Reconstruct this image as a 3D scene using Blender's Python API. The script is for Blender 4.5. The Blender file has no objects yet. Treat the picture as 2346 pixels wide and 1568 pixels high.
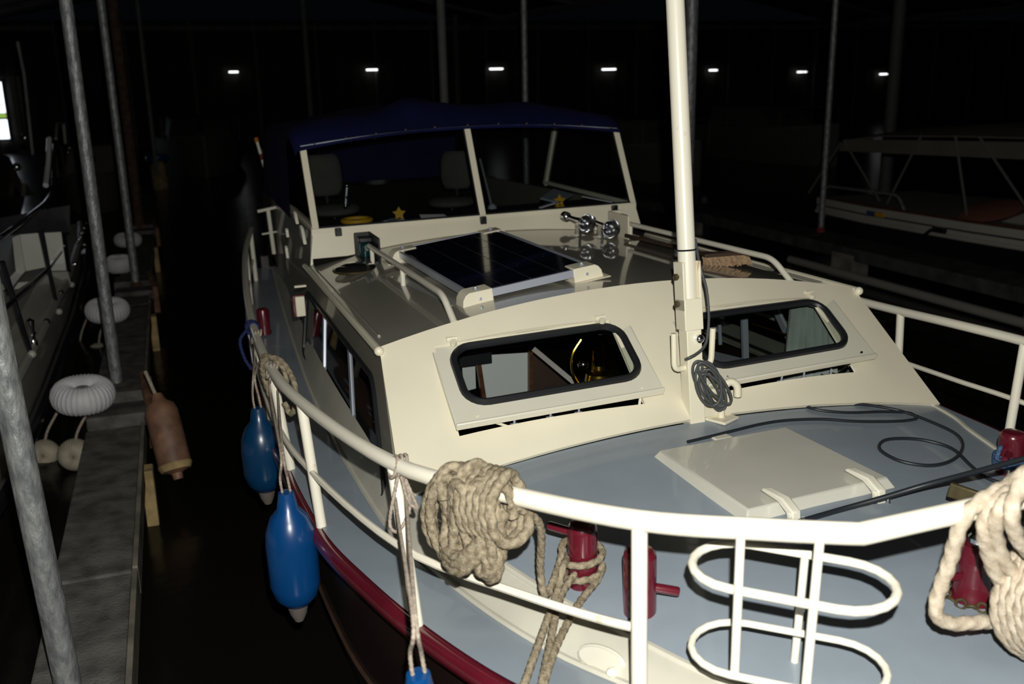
import bpy, math, random
from mathutils import Vector, Matrix
random.seed(7)
V = Vector
scene = bpy.context.scene
COL = scene.collection

# ------------------------------------------------------------------ camera
IW, IH, FPX = 2346.0, 1568.0, 2200.0
CXP, CYP = IW / 2, IH / 2
CAM = V((-1.94, 0.0, 2.75))
_down = V((1335 - CXP, 8850 - CYP, FPX)).normalized()      # vanishing point of the verticals
_fwd = V((370 - CXP, 200 - CYP, FPX))                      # vanishing point of the boat's axis
_fwd = (_fwd - _down * _fwd.dot(_down)).normalized()
_up = -_down
_right = _fwd.cross(_up)
RW = Matrix((_right, _fwd, _up))                           # view axes -> world
cam_d = bpy.data.cameras.new('camera')
cam = bpy.data.objects.new('camera', cam_d)
COL.objects.link(cam)
cx, cy, cz = RW.col[0], -RW.col[1], -RW.col[2]
cam.matrix_world = Matrix(((cx.x, cy.x, cz.x, CAM.x), (cx.y, cy.y, cz.y, CAM.y), (cx.z, cy.z, cz.z, CAM.z), (0, 0, 0, 1)))
cam_d.sensor_width = 36.0
cam_d.lens = FPX / IW * 36.0
cam_d.clip_start = 0.05
cam_d.clip_end = 200
cam_d.dof.use_dof = True
cam_d.dof.focus_distance = 3.7
cam_d.dof.aperture_fstop = 2.6
scene.camera = cam

# ------------------------------------------------------------------ light
scene.view_settings.view_transform = 'Standard'
scene.view_settings.look = 'None'
scene.view_settings.gamma = 1.0
scene.view_settings.use_curve_mapping = False
scene.view_settings.exposure = 0.0
world = bpy.data.worlds.new('dim_boathouse_air')
scene.world = world
world.use_nodes = True
world.node_tree.nodes['Background'].inputs[0].default_value = (0.55, 0.7, 1.0, 1)
world.node_tree.nodes['Background'].inputs[1].default_value = 0.0016
fl_d = bpy.data.lights.new('camera_flash', 'POINT')         # the photographer's flash, above and right of the lens
fl_d.energy = 660
fl_d.shadow_soft_size = 0.016
fl_d.color = (1.0, 0.985, 0.93)
flash = bpy.data.objects.new('camera_flash', fl_d)
COL.objects.link(flash)
flash.location = CAM + cy * 0.155 + cx * 0.05 + cz * 0.02

# ------------------------------------------------------------------ pixel rays to points at a known depth plane
HEEL = -0.016                                              # the boat lists a little
BR = Matrix.Rotation(HEEL, 3, 'Y')
BO = V((0, 0, 1.2))
BLOC = BO - BR @ BO
BRT = BR.transposed()
CAMB = BRT @ (CAM - BLOC)
def ray(px, py):
    return RW @ V((px - CXP, py - CYP, FPX)).normalized()
def wz(px, py, z): d = ray(px, py); return CAM + d * ((z - CAM.z) / d.z)
def wy(px, py, y): d = ray(px, py); return CAM + d * ((y - CAM.y) / d.y)
def wx(px, py, x): d = ray(px, py); return CAM + d * ((x - CAM.x) / d.x)
def bz(px, py, z): d = BRT @ ray(px, py); return CAMB + d * ((z - CAMB.z) / d.z)
def by(px, py, y): d = BRT @ ray(px, py); return CAMB + d * ((y - CAMB.y) / d.y)
def bx(px, py, x): d = BRT @ ray(px, py); return CAMB + d * ((x - CAMB.x) / d.x)
def BW(p): return BR @ V(p) + BLOC                         # boat frame -> world

# ------------------------------------------------------------------ materials
def pm(name, col, rough=0.5, metal=0.0, coat=0.0, var=0.0, vscale=6.0, bump=0.0, bscale=60.0, spec=0.5, col2=None, emit=None, estr=0, detail=6.0, lo=0.35, hi=0.65, stretch=None):
    m = bpy.data.materials.new(name)
    m.use_nodes = True
    nt = m.node_tree
    b = nt.nodes['Principled BSDF']
    b.inputs['Base Color'].default_value = (*col, 1)
    b.inputs['Roughness'].default_value = rough
    b.inputs['Metallic'].default_value = metal
    b.inputs['Coat Weight'].default_value = coat
    b.inputs['Coat Roughness'].default_value = 0.04
    b.inputs['Specular IOR Level'].default_value = spec
    if emit:
        b.inputs['Emission Color'].default_value = (*emit, 1)
        b.inputs['Emission Strength'].default_value = estr
    tc = nt.nodes.new('ShaderNodeTexCoord')
    src = tc.outputs['Object']
    if stretch:
        mp = nt.nodes.new('ShaderNodeMapping')
        mp.inputs['Scale'].default_value = stretch
        nt.links.new(src, mp.inputs[0]); src = mp.outputs[0]
    if var > 0 or col2:
        n = nt.nodes.new('ShaderNodeTexNoise')
        n.inputs['Scale'].default_value = vscale
        n.inputs['Detail'].default_value = detail
        nt.links.new(src, n.inputs['Vector'])
        r = nt.nodes.new('ShaderNodeValToRGB')
        c2 = col2 if col2 else tuple(c * (1 - var) for c in col)
        r.color_ramp.elements[0].position = lo
        r.color_ramp.elements[1].position = hi
        r.color_ramp.elements[0].color = (*c2, 1)
        r.color_ramp.elements[1].color = (*col, 1)
        nt.links.new(n.outputs[0], r.inputs[0])
        nt.links.new(r.outputs[0], b.inputs['Base Color'])
    if bump > 0:
        n2 = nt.nodes.new('ShaderNodeTexNoise')
        n2.inputs['Scale'].default_value = bscale
        n2.inputs['Detail'].default_value = 4
        nt.links.new(src, n2.inputs['Vector'])
        bp = nt.nodes.new('ShaderNodeBump')
        bp.inputs['Strength'].default_value = bump
        bp.inputs['Distance'].default_value = 0.01
        nt.links.new(n2.outputs[0], bp.inputs['Height'])
        nt.links.new(bp.outputs[0], b.inputs['Normal'])
    return m
def glass_mat(name, tint, ior=1.45, rough=0.0):
    m = bpy.data.materials.new(name)
    m.use_nodes = True
    nt = m.node_tree
    nt.nodes.clear()
    o = nt.nodes.new('ShaderNodeOutputMaterial')
    mx = nt.nodes.new('ShaderNodeMixShader')
    t = nt.nodes.new('ShaderNodeBsdfTransparent'); t.inputs[0].default_value = (*tint, 1)
    g = nt.nodes.new('ShaderNodeBsdfGlossy'); g.inputs['Roughness'].default_value = rough
    lw = nt.nodes.new('ShaderNodeLayerWeight'); lw.inputs[0].default_value = 0.5
    pw = nt.nodes.new('ShaderNodeMath'); pw.operation = 'POWER'; pw.inputs[1].default_value = 5.0
    fr = nt.nodes.new('ShaderNodeMath'); fr.operation = 'MULTIPLY_ADD'; fr.inputs[1].default_value = 0.95; fr.inputs[2].default_value = ((ior - 1) / (ior + 1)) ** 2
    nt.links.new(lw.outputs['Facing'], pw.inputs[0]); nt.links.new(pw.outputs[0], fr.inputs[0])
    nt.links.new(fr.outputs[0], mx.inputs[0]); nt.links.new(t.outputs[0], mx.inputs[1]); nt.links.new(g.outputs[0], mx.inputs[2])
    nt.links.new(mx.outputs[0], o.inputs[0])
    return m
M = {}
M['cream'] = pm('cream_gloss_paint', (0.80, 0.745, 0.575), 0.42, coat=0.12, var=0.07, vscale=2.5)
M['hatch'] = pm('offwhite_hatch_paint', (0.70, 0.675, 0.555), 0.35, coat=0.25, var=0.05, vscale=4)
M['rail'] = pm('cream_rail_paint', (0.80, 0.76, 0.63), 0.3, coat=0.3, col2=(0.62, 0.5, 0.36), vscale=14, lo=0.22, hi=0.34)
M['roof'] = pm('glossy_roof_paint', (0.30, 0.288, 0.235), 0.35, coat=1.0, var=0.08, vscale=1.5)
M['side'] = pm('grey_olive_side', (0.20, 0.19, 0.15), 0.4, coat=0.3, var=0.1, vscale=3)  # cabin and wheelhouse sides, darker and greyer than the cream front
M['decklid'] = pm('greige_hatch_paint', (0.56, 0.55, 0.475), 0.3, coat=0.6, var=0.06, vscale=4)
M['deck'] = pm('bluegrey_deck_paint', (0.265, 0.312, 0.36), 0.38, coat=0.25, var=0.13, vscale=3.2, bump=0.03, bscale=30)
M['coaming'] = pm('dull_offwhite_coaming', (0.55, 0.53, 0.44), 0.4, coat=0.2, var=0.12, vscale=5)
M['maroon'] = pm('maroon_gloss_paint', (0.105, 0.007, 0.016), 0.25, coat=0.6, var=0.2, vscale=5)
M['hull'] = pm('dark_hull_paint', (0.020, 0.010, 0.010), 0.35, coat=0.2, var=0.3, vscale=3)
M['black'] = pm('black_rubber', (0.010, 0.011, 0.013), 0.4)
M['cable'] = pm('black_cable_sheath', (0.014, 0.017, 0.022), 0.45)
M['greycable'] = pm('grey_cable_sheath', (0.06, 0.066, 0.066), 0.5)
M['chrome'] = pm('chrome', (0.75, 0.76, 0.78), 0.12, metal=1.0)
M['alu'] = pm('anodised_aluminium', (0.60, 0.64, 0.74), 0.38, metal=0.6)
M['brass'] = pm('brass', (0.55, 0.36, 0.06), 0.25, metal=1.0)
M['bronze'] = pm('old_bronze', (0.10, 0.078, 0.035), 0.45, metal=0.4, var=0.4, vscale=20)
M['cell'] = pm('solar_cell', (0.004, 0.005, 0.012), 0.12, coat=0.8)
M['grid'] = pm('solar_grid_line', (0.035, 0.04, 0.05), 0.3)
M['canvas'] = pm('navy_canvas', (0.005, 0.007, 0.050), 0.9, bump=0.3, bscale=9, var=0.2, vscale=5, spec=0.15)
M['glass'] = glass_mat('window_glass', (0.72, 0.76, 0.74))
M['wind'] = glass_mat('windscreen_glass', (0.62, 0.66, 0.66))
M['rope'] = pm('tan_rope', (0.33, 0.28, 0.195), 0.9, col2=(0.16, 0.13, 0.085), vscale=60, bump=0.6, bscale=220, spec=0.1)
M['whiterope'] = pm('ivory_rope', (0.55, 0.48, 0.375), 0.85, col2=(0.40, 0.33, 0.245), vscale=45, bump=0.4, bscale=250, spec=0.1)
M['twine'] = pm('grey_brown_twine', (0.38, 0.32, 0.26), 0.9, var=0.4, vscale=80, spec=0.1)
M['bluerope'] = pm('blue_rope', (0.07, 0.13, 0.24), 0.9, var=0.4, vscale=80, spec=0.1)
M['fender'] = pm('blue_fender_vinyl', (0.002, 0.050, 0.180), 0.3, coat=0.2, var=0.15, vscale=4)
M['fenderdark'] = pm('deep_blue_fender_vinyl', (0.002, 0.034, 0.095), 0.3, coat=0.2, var=0.15, vscale=4)
M['nub'] = pm('grey_rubber_nub', (0.12, 0.10, 0.09), 0.6)
M['concrete'] = pm('weathered_pier_boards', (0.135, 0.13, 0.117), 0.95, var=0.55, vscale=7, bump=0.5, bscale=60, spec=0.1)
M['darkpier'] = pm('dark_pier_slab', (0.065, 0.066, 0.064), 0.95, var=0.5, vscale=5, spec=0.1)  # right catwalk slabs, darker than the left catwalk's boards
M['navyrope'] = pm('navy_rope', (0.018, 0.026, 0.085), 0.9, spec=0.1)
M['rustcream'] = pm('rust_stained_cream', (0.78, 0.72, 0.56), 0.45, col2=(0.28, 0.11, 0.05), vscale=16, lo=.42, hi=.5, stretch=(1, 1, .3))
M['pierside'] = pm('pale_pier_edge', (0.22, 0.20, 0.16), 0.9, var=0.5, vscale=5, spec=0.1)
M['wetwood'] = pm('yellowed_wet_timber', (0.42, 0.30, 0.13), 0.8, var=0.5, vscale=9)
M['galv'] = pm('galvanised_steel', (0.27, 0.28, 0.275), 0.5, metal=0.4, col2=(0.14, 0.148, 0.15), vscale=30, bump=0.8, bscale=45, stretch=(1, 1, 0.45))
M['rust'] = pm('rusty_pole', (0.085, 0.045, 0.025), 0.9, var=0.6, vscale=12)
M['steel'] = pm('grey_painted_steel', (0.17, 0.17, 0.165), 0.7, var=0.3, vscale=3)
M['wheel'] = pm('white_ribbed_fender_skin', (0.62, 0.62, 0.63), 0.6, var=0.15, vscale=10)
M['wheelold'] = pm('yellowed_ribbed_fender_skin', (0.45, 0.40, 0.30), 0.7, var=0.35, vscale=9)
M['brownfender'] = pm('rust_brown_fender', (0.22, 0.115, 0.068), 0.6, col2=(0.11, 0.055, 0.032), vscale=9)
M['wood'] = pm('dark_teak', (0.11, 0.042, 0.018), 0.4, coat=0.2, var=0.4, vscale=6, stretch=(1, 1, 8))
M['darkwood'] = pm('dark_brown_wood', (0.05, 0.024, 0.014), 0.6, var=0.3, vscale=8)
M['bristle'] = pm('tan_bristle', (0.42, 0.28, 0.16), 0.9, var=0.4, vscale=70)
M['paper'] = pm('white_paper', (0.62, 0.62, 0.62), 0.8)
M['greypaper'] = pm('grey_book_cover', (0.26, 0.28, 0.33), 0.6)
M['yellow'] = pm('yellow_plastic', (0.62, 0.33, 0.012), 0.5)
M['chair'] = pm('grey_beige_upholstery', (0.075, 0.072, 0.058), 0.9, var=0.15, vscale=10)
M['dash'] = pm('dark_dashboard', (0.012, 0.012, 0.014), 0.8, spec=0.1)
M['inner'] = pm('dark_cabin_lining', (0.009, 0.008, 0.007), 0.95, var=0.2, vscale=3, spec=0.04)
M['curtain'] = pm('grey_green_curtain', (0.27, 0.31, 0.28), 0.9, var=0.2, vscale=8)
M['amber'] = glass_mat('amber_lamp_glass', (0.85, 0.68, 0.16), ior=1.25)
M['whitetube'] = pm('white_and_daylight_sheen', (0.7, 0.7, 0.7), 0.3, coat=0.5)  # bright white; on the arch tube it stands in for reflected daylight
M['red'] = pm('flag_red', (0.16, 0.015, 0.01), 0.8)
M['white'] = pm('flag_white', (0.16, 0.16, 0.17), 0.8)
M['blue'] = pm('flag_blue', (0.008, 0.014, 0.06), 0.8)
M['orange'] = pm('flag_staff_orange', (0.45, 0.14, 0.02), 0.5)
M['greenlens'] = pm('green_lens', (0.002, 0.030, 0.032), 0.1, coat=1.0)
M['dome'] = pm('smoked_dome', (0.012, 0.012, 0.011), 0.12, coat=1.0)
M['gelcoat'] = pm('white_gelcoat', (0.44, 0.43, 0.37), 0.35, coat=0.3, var=0.08, vscale=2)
M['lwhite'] = pm('pale_yacht_paint', (0.60, 0.59, 0.52), 0.35, coat=0.4, var=0.1, vscale=2)
M['dimcoat'] = pm('dull_white_gelcoat', (0.26, 0.255, 0.22), 0.5, var=0.1, vscale=2)
M['darkcoat'] = pm('black_hull_gelcoat', (0.012, 0.012, 0.016), 0.2, coat=0.4)
M['farcoat'] = pm('faint_far_hull', (0.10, 0.10, 0.09), 0.7, var=0.2, vscale=1)  # far hulls: white dimmed, the flash's falloff put into the colour
M['beige'] = pm('beige_canopy', (0.12, 0.112, 0.09), 0.9, var=0.15, vscale=3, spec=0.1)
M['wall'] = pm('dark_corrugated_wall', (0.055, 0.052, 0.046), 0.9, var=0.3, vscale=0.8, spec=0.1)
M['lamp'] = pm('fluorescent_tube', (0.9, 0.9, 0.9), 0.5, emit=(0.95, 0.97, 1.0), estr=3.0)
M['day'] = pm('daylit_pane', (0.8, 0.8, 0.8), 0.5, emit=(0.82, 0.9, 1.0), estr=2.5)
M['daygreen'] = pm('daylit_green_outside', (0.3, 0.4, 0.1), 0.5, emit=(0.25, 0.4, 0.08), estr=1.0)
M['sign_blue'] = pm('sign_blue', (0.02, 0.05, 0.14), 0.6)
M['sign_yellow'] = pm('sign_yellow', (0.55, 0.27, 0.01), 0.6)
M['terracotta'] = pm('terracotta_cushion', (0.17, 0.06, 0.035), 0.9)
def water_mat():
    m = pm('black_water', (0.006, 0.0055, 0.004), 0.2, spec=0.22)
    nt = m.node_tree
    b = nt.nodes['Principled BSDF']
    tc = nt.nodes.new('ShaderNodeTexCoord')
    n = nt.nodes.new('ShaderNodeTexNoise'); n.inputs['Scale'].default_value = 2.2; n.inputs['Detail'].default_value = 3
    bp = nt.nodes.new('ShaderNodeBump'); bp.inputs['Strength'].default_value = 0.25; bp.inputs['Distance'].default_value = 0.05
    nt.links.new(tc.outputs['Object'], n.inputs['Vector'])
    nt.links.new(n.outputs[0], bp.inputs['Height'])
    nt.links.new(bp.outputs[0], b.inputs['Normal'])
    return m
M['water'] = water_mat()

# ------------------------------------------------------------------ mesh helpers
import bmesh
def catmull(pts, n=8, closed=False):
    pts = [V(p) for p in pts]
    out = []
    N = len(pts)
    rng = range(N) if closed else range(N - 1)
    for i in rng:
        if closed:
            p0, p1, p2, p3 = pts[(i - 1) % N], pts[i], pts[(i + 1) % N], pts[(i + 2) % N]
        else:
            p0 = pts[i - 1] if i > 0 else pts[0] * 2 - pts[1]
            p1, p2 = pts[i], pts[i + 1]
            p3 = pts[i + 2] if i + 2 < N else pts[i + 1] * 2 - pts[i]
        for k in range(n):
            t = k / n
            out.append(0.5 * ((2 * p1) + (p2 - p0) * t + (2 * p0 - 5 * p1 + 4 * p2 - p3) * t * t + (3 * p1 - p0 - 3 * p2 + p3) * t ** 3))
    if not closed:
        out.append(pts[-1].copy())
    return out
def resample(pts, step):
    out = [pts[0].copy()]
    acc = 0.0
    for a, b in zip(pts[:-1], pts[1:]):
        L = (b - a).length
        if L < 1e-9: continue
        d = step - acc
        while d <= L:
            out.append(a.lerp(b, d / L)); d += step
        acc = (acc + L) % step
    out.append(pts[-1].copy())
    return out
def bend(pts, r=0.05, n=5):
    """polyline with rounded corners"""
    pts = [V(p) for p in pts]
    out = [pts[0]]
    for i in range(1, len(pts) - 1):
        a, b, c = pts[i - 1], pts[i], pts[i + 1]
        d1 = min(r, (a - b).length * 0.49); d2 = min(r, (c - b).length * 0.49)
        s = b + (a - b).normalized() * d1; e = b + (c - b).normalized() * d2
        for k in range(n + 1):
            t = k / n
            out.append((s * (1 - t) ** 2) + (b * 2 * t * (1 - t)) + (e * t * t))
    out.append(pts[-1])
    return out
def split(o):
    e = o.modifiers.new('split', 'EDGE_SPLIT'); e.split_angle = math.radians(38)
class MB:
    def __init__(self): self.v = []; self.f = []
    def add(self, vs, fs):
        o = len(self.v)
        self.v += [tuple(p) for p in vs]
        self.f += [tuple(i + o for i in q) for q in fs]
        return self
    def hexa(self, p):   # 8 points: bottom ring 0-3, top ring 4-7
        return self.add(p, [(3, 2, 1, 0), (4, 5, 6, 7), (0, 1, 5, 4), (1, 2, 6, 5), (2, 3, 7, 6), (3, 0, 4, 7)])
    def box(self, c, s, ax=None, taper=1.0):
        c = V(c); hx, hy, hz = s[0] / 2, s[1] / 2, s[2] / 2
        X, Y, Z = ax if ax else (V((1, 0, 0)), V((0, 1, 0)), V((0, 0, 1)))
        P = []
        for z, k in ((-hz, 1.0), (hz, taper)):
            for x, y in ((-hx, -hy), (hx, -hy), (hx, hy), (-hx, hy)):
                P.append(c + X * x * k + Y * y * k + Z * z)
        return self.hexa(P)
    def bar(self, a, b, w, h, up=(0, 0, 1)):
        a, b = V(a), V(b); Y = (b - a).normalized(); X = Y.cross(V(up)).normalized(); Z = X.cross(Y)
        return self.box((a + b) / 2, (w, (b - a).length, h), (X, Y, Z))
    def prism(self, poly, off):
        n = len(poly); poly = [V(p) for p in poly]; off = V(off)
        return self.add(poly + [p + off for p in poly], [tuple(range(n))[::-1], tuple(range(n, 2 * n))] + [(i, (i + 1) % n, n + (i + 1) % n, n + i) for i in range(n)])
    def grid(self, rows, wrap=False):
        n = len(rows[0]); vs = [p for r in rows for p in r]; fs = []
        for i in range(len(rows) - 1):
            for j in range(n if wrap else n - 1):
                k = (j + 1) % n
                fs.append((i * n + j, i * n + k, (i + 1) * n + k, (i + 1) * n + j))
        return self.add(vs, fs)
    def tube(self, pts, r, n=10, closed=False, caps=True, prof=None):
        pts = [V(p) for p in pts]; N = len(pts)
        T = []
        for i in range(N):
            a = pts[i - 1] if (i > 0 or closed) else pts[0]
            b = pts[(i + 1) % N] if (i < N - 1 or closed) else pts[-1]
            t = (b - a)
            T.append(t.normalized() if t.length > 1e-9 else V((0, 0, 1)))
        u = T[0].orthogonal().normalized()
        if abs(T[0].z) < 0.9: u = T[0].cross(V((0, 0, 1))).normalized()
        rows = []; s = 0.0
        for i in range(N):
            u = (u - T[i] * u.dot(T[i]))
            u = u.normalized() if u.length > 1e-6 else T[i].orthogonal().normalized()
            w = T[i].cross(u)
            rr = r[i] if isinstance(r, (list, tuple)) else r
            if i: s += (pts[i] - pts[i - 1]).length
            row = []
            for k in range(n):
                th = 2 * math.pi * k / n
                q = rr * (prof(th, s) if prof else 1.0)
                row.append(pts[i] + u * math.cos(th) * q + w * math.sin(th) * q)
            rows.append(row)
        if closed: rows.append(rows[0])
        o = len(self.v)
        self.grid(rows, wrap=True)
        if caps and not closed:
            self.f.append(tuple(o + k for k in range(n))[::-1])
            self.f.append(tuple(o + (N - 1) * n + k for k in range(n)))
        return self
    def rope(self, pts, r, pitch=None, closed=False, smooth=6):
        pitch = pitch or r * 2.6
        p = catmull(pts, smooth, closed) if smooth else [V(q) for q in pts]
        if closed: p.append(p[0].copy())
        p = resample(p, pitch / 6.0)
        return self.tube(p, r, 12, prof=lambda th, s: 0.72 + 0.34 * abs(math.cos(1.5 * th + math.pi * s / pitch)))
    def lathe(self, prof, o, axis=(0, 0, 1), n=20):
        o = V(o); Z = V(axis).normalized(); X = Z.orthogonal().normalized(); Y = Z.cross(X)
        rows = [[o + Z * z + (X * math.cos(2 * math.pi * k / n) + Y * math.sin(2 * math.pi * k / n)) * r for k in range(n)] for r, z in prof]
        ob = len(self.v)
        self.grid(rows, wrap=True)
        if prof[0][0] > 1e-5: self.f.append(tuple(ob + k for k in range(n))[::-1])
        if prof[-1][0] > 1e-5: self.f.append(tuple(ob + (len(prof) - 1) * n + k for k in range(n)))
        return self
    def ball(self, c, r, sz=1.0, n=14, axis=(0, 0, 1)):
        m = 8
        return self.lathe([(max(1e-6, r * math.sin(math.pi * i / m)), -r * sz * math.cos(math.pi * i / m)) for i in range(m + 1)], c, axis, n)
    def torus(self, c, R, r, axis=(0, 0, 1), n=28, m=10, sx=1.0, prof=None):
        Z = V(axis).normalized(); X = Z.orthogonal().normalized(); Y = Z.cross(X)
        rows = []
        for i in range(n):
            a = 2 * math.pi * i / n
            d = X * math.cos(a) + Y * math.sin(a)
            k = prof(a) if prof else 1.0
            rows.append([V(c) + d * (R + r * k * math.cos(2 * math.pi * j / m)) + Z * (r * k * sx * math.sin(2 * math.pi * j / m)) for j in range(m)])
        rows.append(rows[0])
        return self.grid(rows, wrap=True)
    def build(self, name, mat, parent=None, smooth=True, bevel=0, solid=0, label=None, sharp=38):
        me = bpy.data.meshes.new(name)
        me.from_pydata(self.v, [], self.f)
        bm = bmesh.new(); bm.from_mesh(me)
        bmesh.ops.remove_doubles(bm, verts=bm.verts, dist=1e-5)
        bmesh.ops.recalc_face_normals(bm, faces=bm.faces)
        if smooth:
            for f in bm.faces: f.smooth = True
            lim = math.radians(sharp)
            for e in bm.edges:
                if len(e.link_faces) == 2 and e.calc_face_angle(0) > lim: e.smooth = False
        bm.to_mesh(me); bm.free()
        me.materials.append(M[mat])
        o = bpy.data.objects.new(name, me)
        COL.objects.link(o)
        if parent: o.parent = parent
        if bevel:
            b = o.modifiers.new('bevel', 'BEVEL'); b.width = bevel; b.segments = 2; b.limit_method = 'ANGLE'; b.angle_limit = math.radians(40)
        if solid:
            s = o.modifiers.new('solid', 'SOLIDIFY'); s.thickness = solid; s.offset = 0; split(o)
        if label: o['label'] = label
        return o
def tag(o, label=None, cat=None, group=None, kind=None):
    if label: o['label'] = label
    if cat: o['category'] = cat
    if group: o['group'] = group
    if kind: o['kind'] = kind
    return o
def thing(name, label, cat, loc=(0, 0, 0), group=None, boat=False):
    o = bpy.data.objects.new(name, None)
    COL.objects.link(o)
    o.empty_display_size = 0.1
    if boat:
        o.location = BW(loc); o.rotation_euler = (0, HEEL, 0)
    else:
        o.location = loc
    tag(o, label, cat, group)
    return o
class LMB(MB):
    """mesh builder whose points are given in the frame of the thing's surroundings and stored relative to the thing's base"""
    def __init__(self, base): super().__init__(); self.base = V(base)
    def build(self, *a, **k):
        self.v = [tuple(V(p) - self.base) for p in self.v]
        return super().build(*a, **k)
def copy_tree(o, parent=None):
    c = o.copy(); COL.objects.link(c)
    if parent: c.parent = parent
    for ch in list(o.children): copy_tree(ch, c)
    return c
def rrect(w, h, r, k=6):
    """rounded rectangle outline in 0..w, 0..h, with the corner index of each point (None on the straights)"""
    out = []
    for ci, (cx_, cy_, a0) in enumerate(((r, r, math.pi), (w - r, r, 1.5 * math.pi), (w - r, h - r, 0), (r, h - r, 0.5 * math.pi))):
        for i in range(k + 1):
            a = a0 + 0.5 * math.pi * i / k
            out.append((cx_ + r * math.cos(a), cy_ + r * math.sin(a), ci))
    return out
def holed_panel(P, hole, thick, nrm):
    """panel with a rounded opening. P(u,v)->point; hole=(u0,v0,u1,v1,r,w,h)"""
    u0, v0, u1, v1, r, w, h = hole
    hw, hh = (u1 - u0) * w, (v1 - v0) * h
    rr = rrect(hw, hh, r)
    inn = [P(u0 + x / w, v0 + y / h) for x, y, c in rr]
    corners = [P(0, 0), P(1, 0), P(1, 1), P(0, 1)]
    out = [corners[c] for x, y, c in rr]
    n = len(inn)
    nv = V(nrm).normalized() * thick
    mb = MB()
    vs = inn + out + [p + nv for p in inn] + [p + nv for p in out]
    fs = []
    for i in range(n):
        j = (i + 1) % n
        same = rr[i][2] == rr[j][2]
        fs.append((i, j, n + i) if same else (i, j, n + j, n + i))
        fs.append((2 * n + j, 2 * n + i, 3 * n + i) if same else (2 * n + j, 2 * n + i, 3 * n + i, 3 * n + j))
        fs.append((i, j, 2 * n + j, 2 * n + i))
        if not same: fs.append((n + i, n + j, 3 * n + j, 3 * n + i))
    mb.add(vs, fs)
    return mb, inn

# ================================================================== setting
WATER = 0.15
o = MB().grid([[V((x, y, WATER)) for x in (-45, -20, -5, 5, 20, 60)] for y in (-6, 2, 10, 25, 60)]).build('water_surface', 'water', smooth=False)
tag(o, 'still black harbour water under the boats', None, kind='structure')
YB = 47.0
def corrug(name, x0, x1, z0, z1, y, n, axis='x'):
    m = MB(); pts = []
    for i in range(n + 1):
        t = i / n; d = 0.03 if i % 2 else -0.03
        pts.append((x0 + (x1 - x0) * t, d))
    if axis == 'x': rows = [[V((p, y + d, z)) for p, d in pts] for z in (z0, z1)]
    else: rows = [[V((y + d, p, z)) for p, d in pts] for z in (z0, z1)]
    return m.grid(rows)
o = corrug('wall_back', -30, 55, WATER - 0.3, 5.6, YB, 260).build('wall_back', 'wall', smooth=False); tag(o, kind='structure')
for i in range(30):
    x = -28 + i * 2.75
    MB().box((x, YB - 0.12, 2.8), (0.09, 0.12, 5.5)).build('wall_stud', 'steel', o, smooth=False)
MB().bar((-30, YB - 0.2, 5.25), (55, YB - 0.2, 5.25), 0.12, 0.2).build('eave_beam', 'steel', o, smooth=False)
o = corrug('wall_right', -6, 47, WATER - 0.3, 5.6, 54, 160, 'y').build('wall_right', 'wall', smooth=False); tag(o, kind='structure')
o = corrug('wall_left', -6, 47, WATER - 0.3, 5.6, -30, 160, 'y').build('wall_left', 'wall', smooth=False); tag(o, kind='structure')
# roof: shallow bays with purlins and sloping rafters
roof_pts = []
m = MB()
xs = [-30 + i * 10.625 for i in range(9)]
rows = []
for y in (-6, YB):
    rows.append([V((x, y, 5.5 if i % 2 == 0 else 7.6)) for i, x in enumerate(xs)])
o = m.grid(rows).build('ceiling', 'wall', smooth=False); tag(o, kind='structure')
for y in (10, 18, 26, 34, 42):
    for i in range(8):
        a = V((xs[i], y, 5.4 if i % 2 == 0 else 7.5)); b = V((xs[i + 1], y, 7.5 if i % 2 == 0 else 5.4))
        MB().bar(a, b, 0.1, 0.16).build('rafter', 'steel', o, smooth=False)
for i in range(0, 9, 2):
    MB().bar((xs[i], -5, 5.3), (xs[i], YB, 5.3), 0.14, 0.2).build('valley_beam', 'steel', o, smooth=False)
# daylit window in the back wall, far left
YW = YB - 0.14
x0, x1 = wy(-70, 250, YW).x, wy(17, 250, YW).x
zt, zb = wy(6, 186, YW).z, wy(14, 320, YW).z
root = tag(bpy.data.objects.new('window_1', None), kind='structure'); COL.objects.link(root)
root.location = ((x0 + x1) / 2, YW, zb)
L = lambda: LMB(root.location)
zm = zb + (zt - zb) * 0.36; xm = (x0 + x1) / 2
L().box((xm, YW, (zm + 0.25 + zt) / 2), (x1 - x0, 0.02, zt - zm - 0.25)).build('pane', 'day', root, smooth=False)
L().box((xm, YW, zm + 0.12), (x1 - x0, 0.02, 0.22)).build('pane', 'daygreen', root, smooth=False)
L().box((xm, YW, (zb + zm) / 2), (x1 - x0, 0.02, zm - zb)).build('pane', 'day', root, smooth=False)
for x in (x0, x1): L().box((x, YW - .04, (zb + zt) / 2), (0.14, 0.12, zt - zb + 0.2)).build('window_frame', 'steel', root, smooth=False)
for z in (zb, zt, zm): L().box((xm, YW - .04, z), (x1 - x0, 0.1, 0.07)).build('window_frame', 'steel', root, smooth=False)
for dx in (.35, .62): L().box((x1 + dx, YW - .04, (zb + zt) / 2 - .3), (0.2, 0.12, zt - zb + 1.0)).build('window_frame', 'dimcoat', root, smooth=False)

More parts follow.
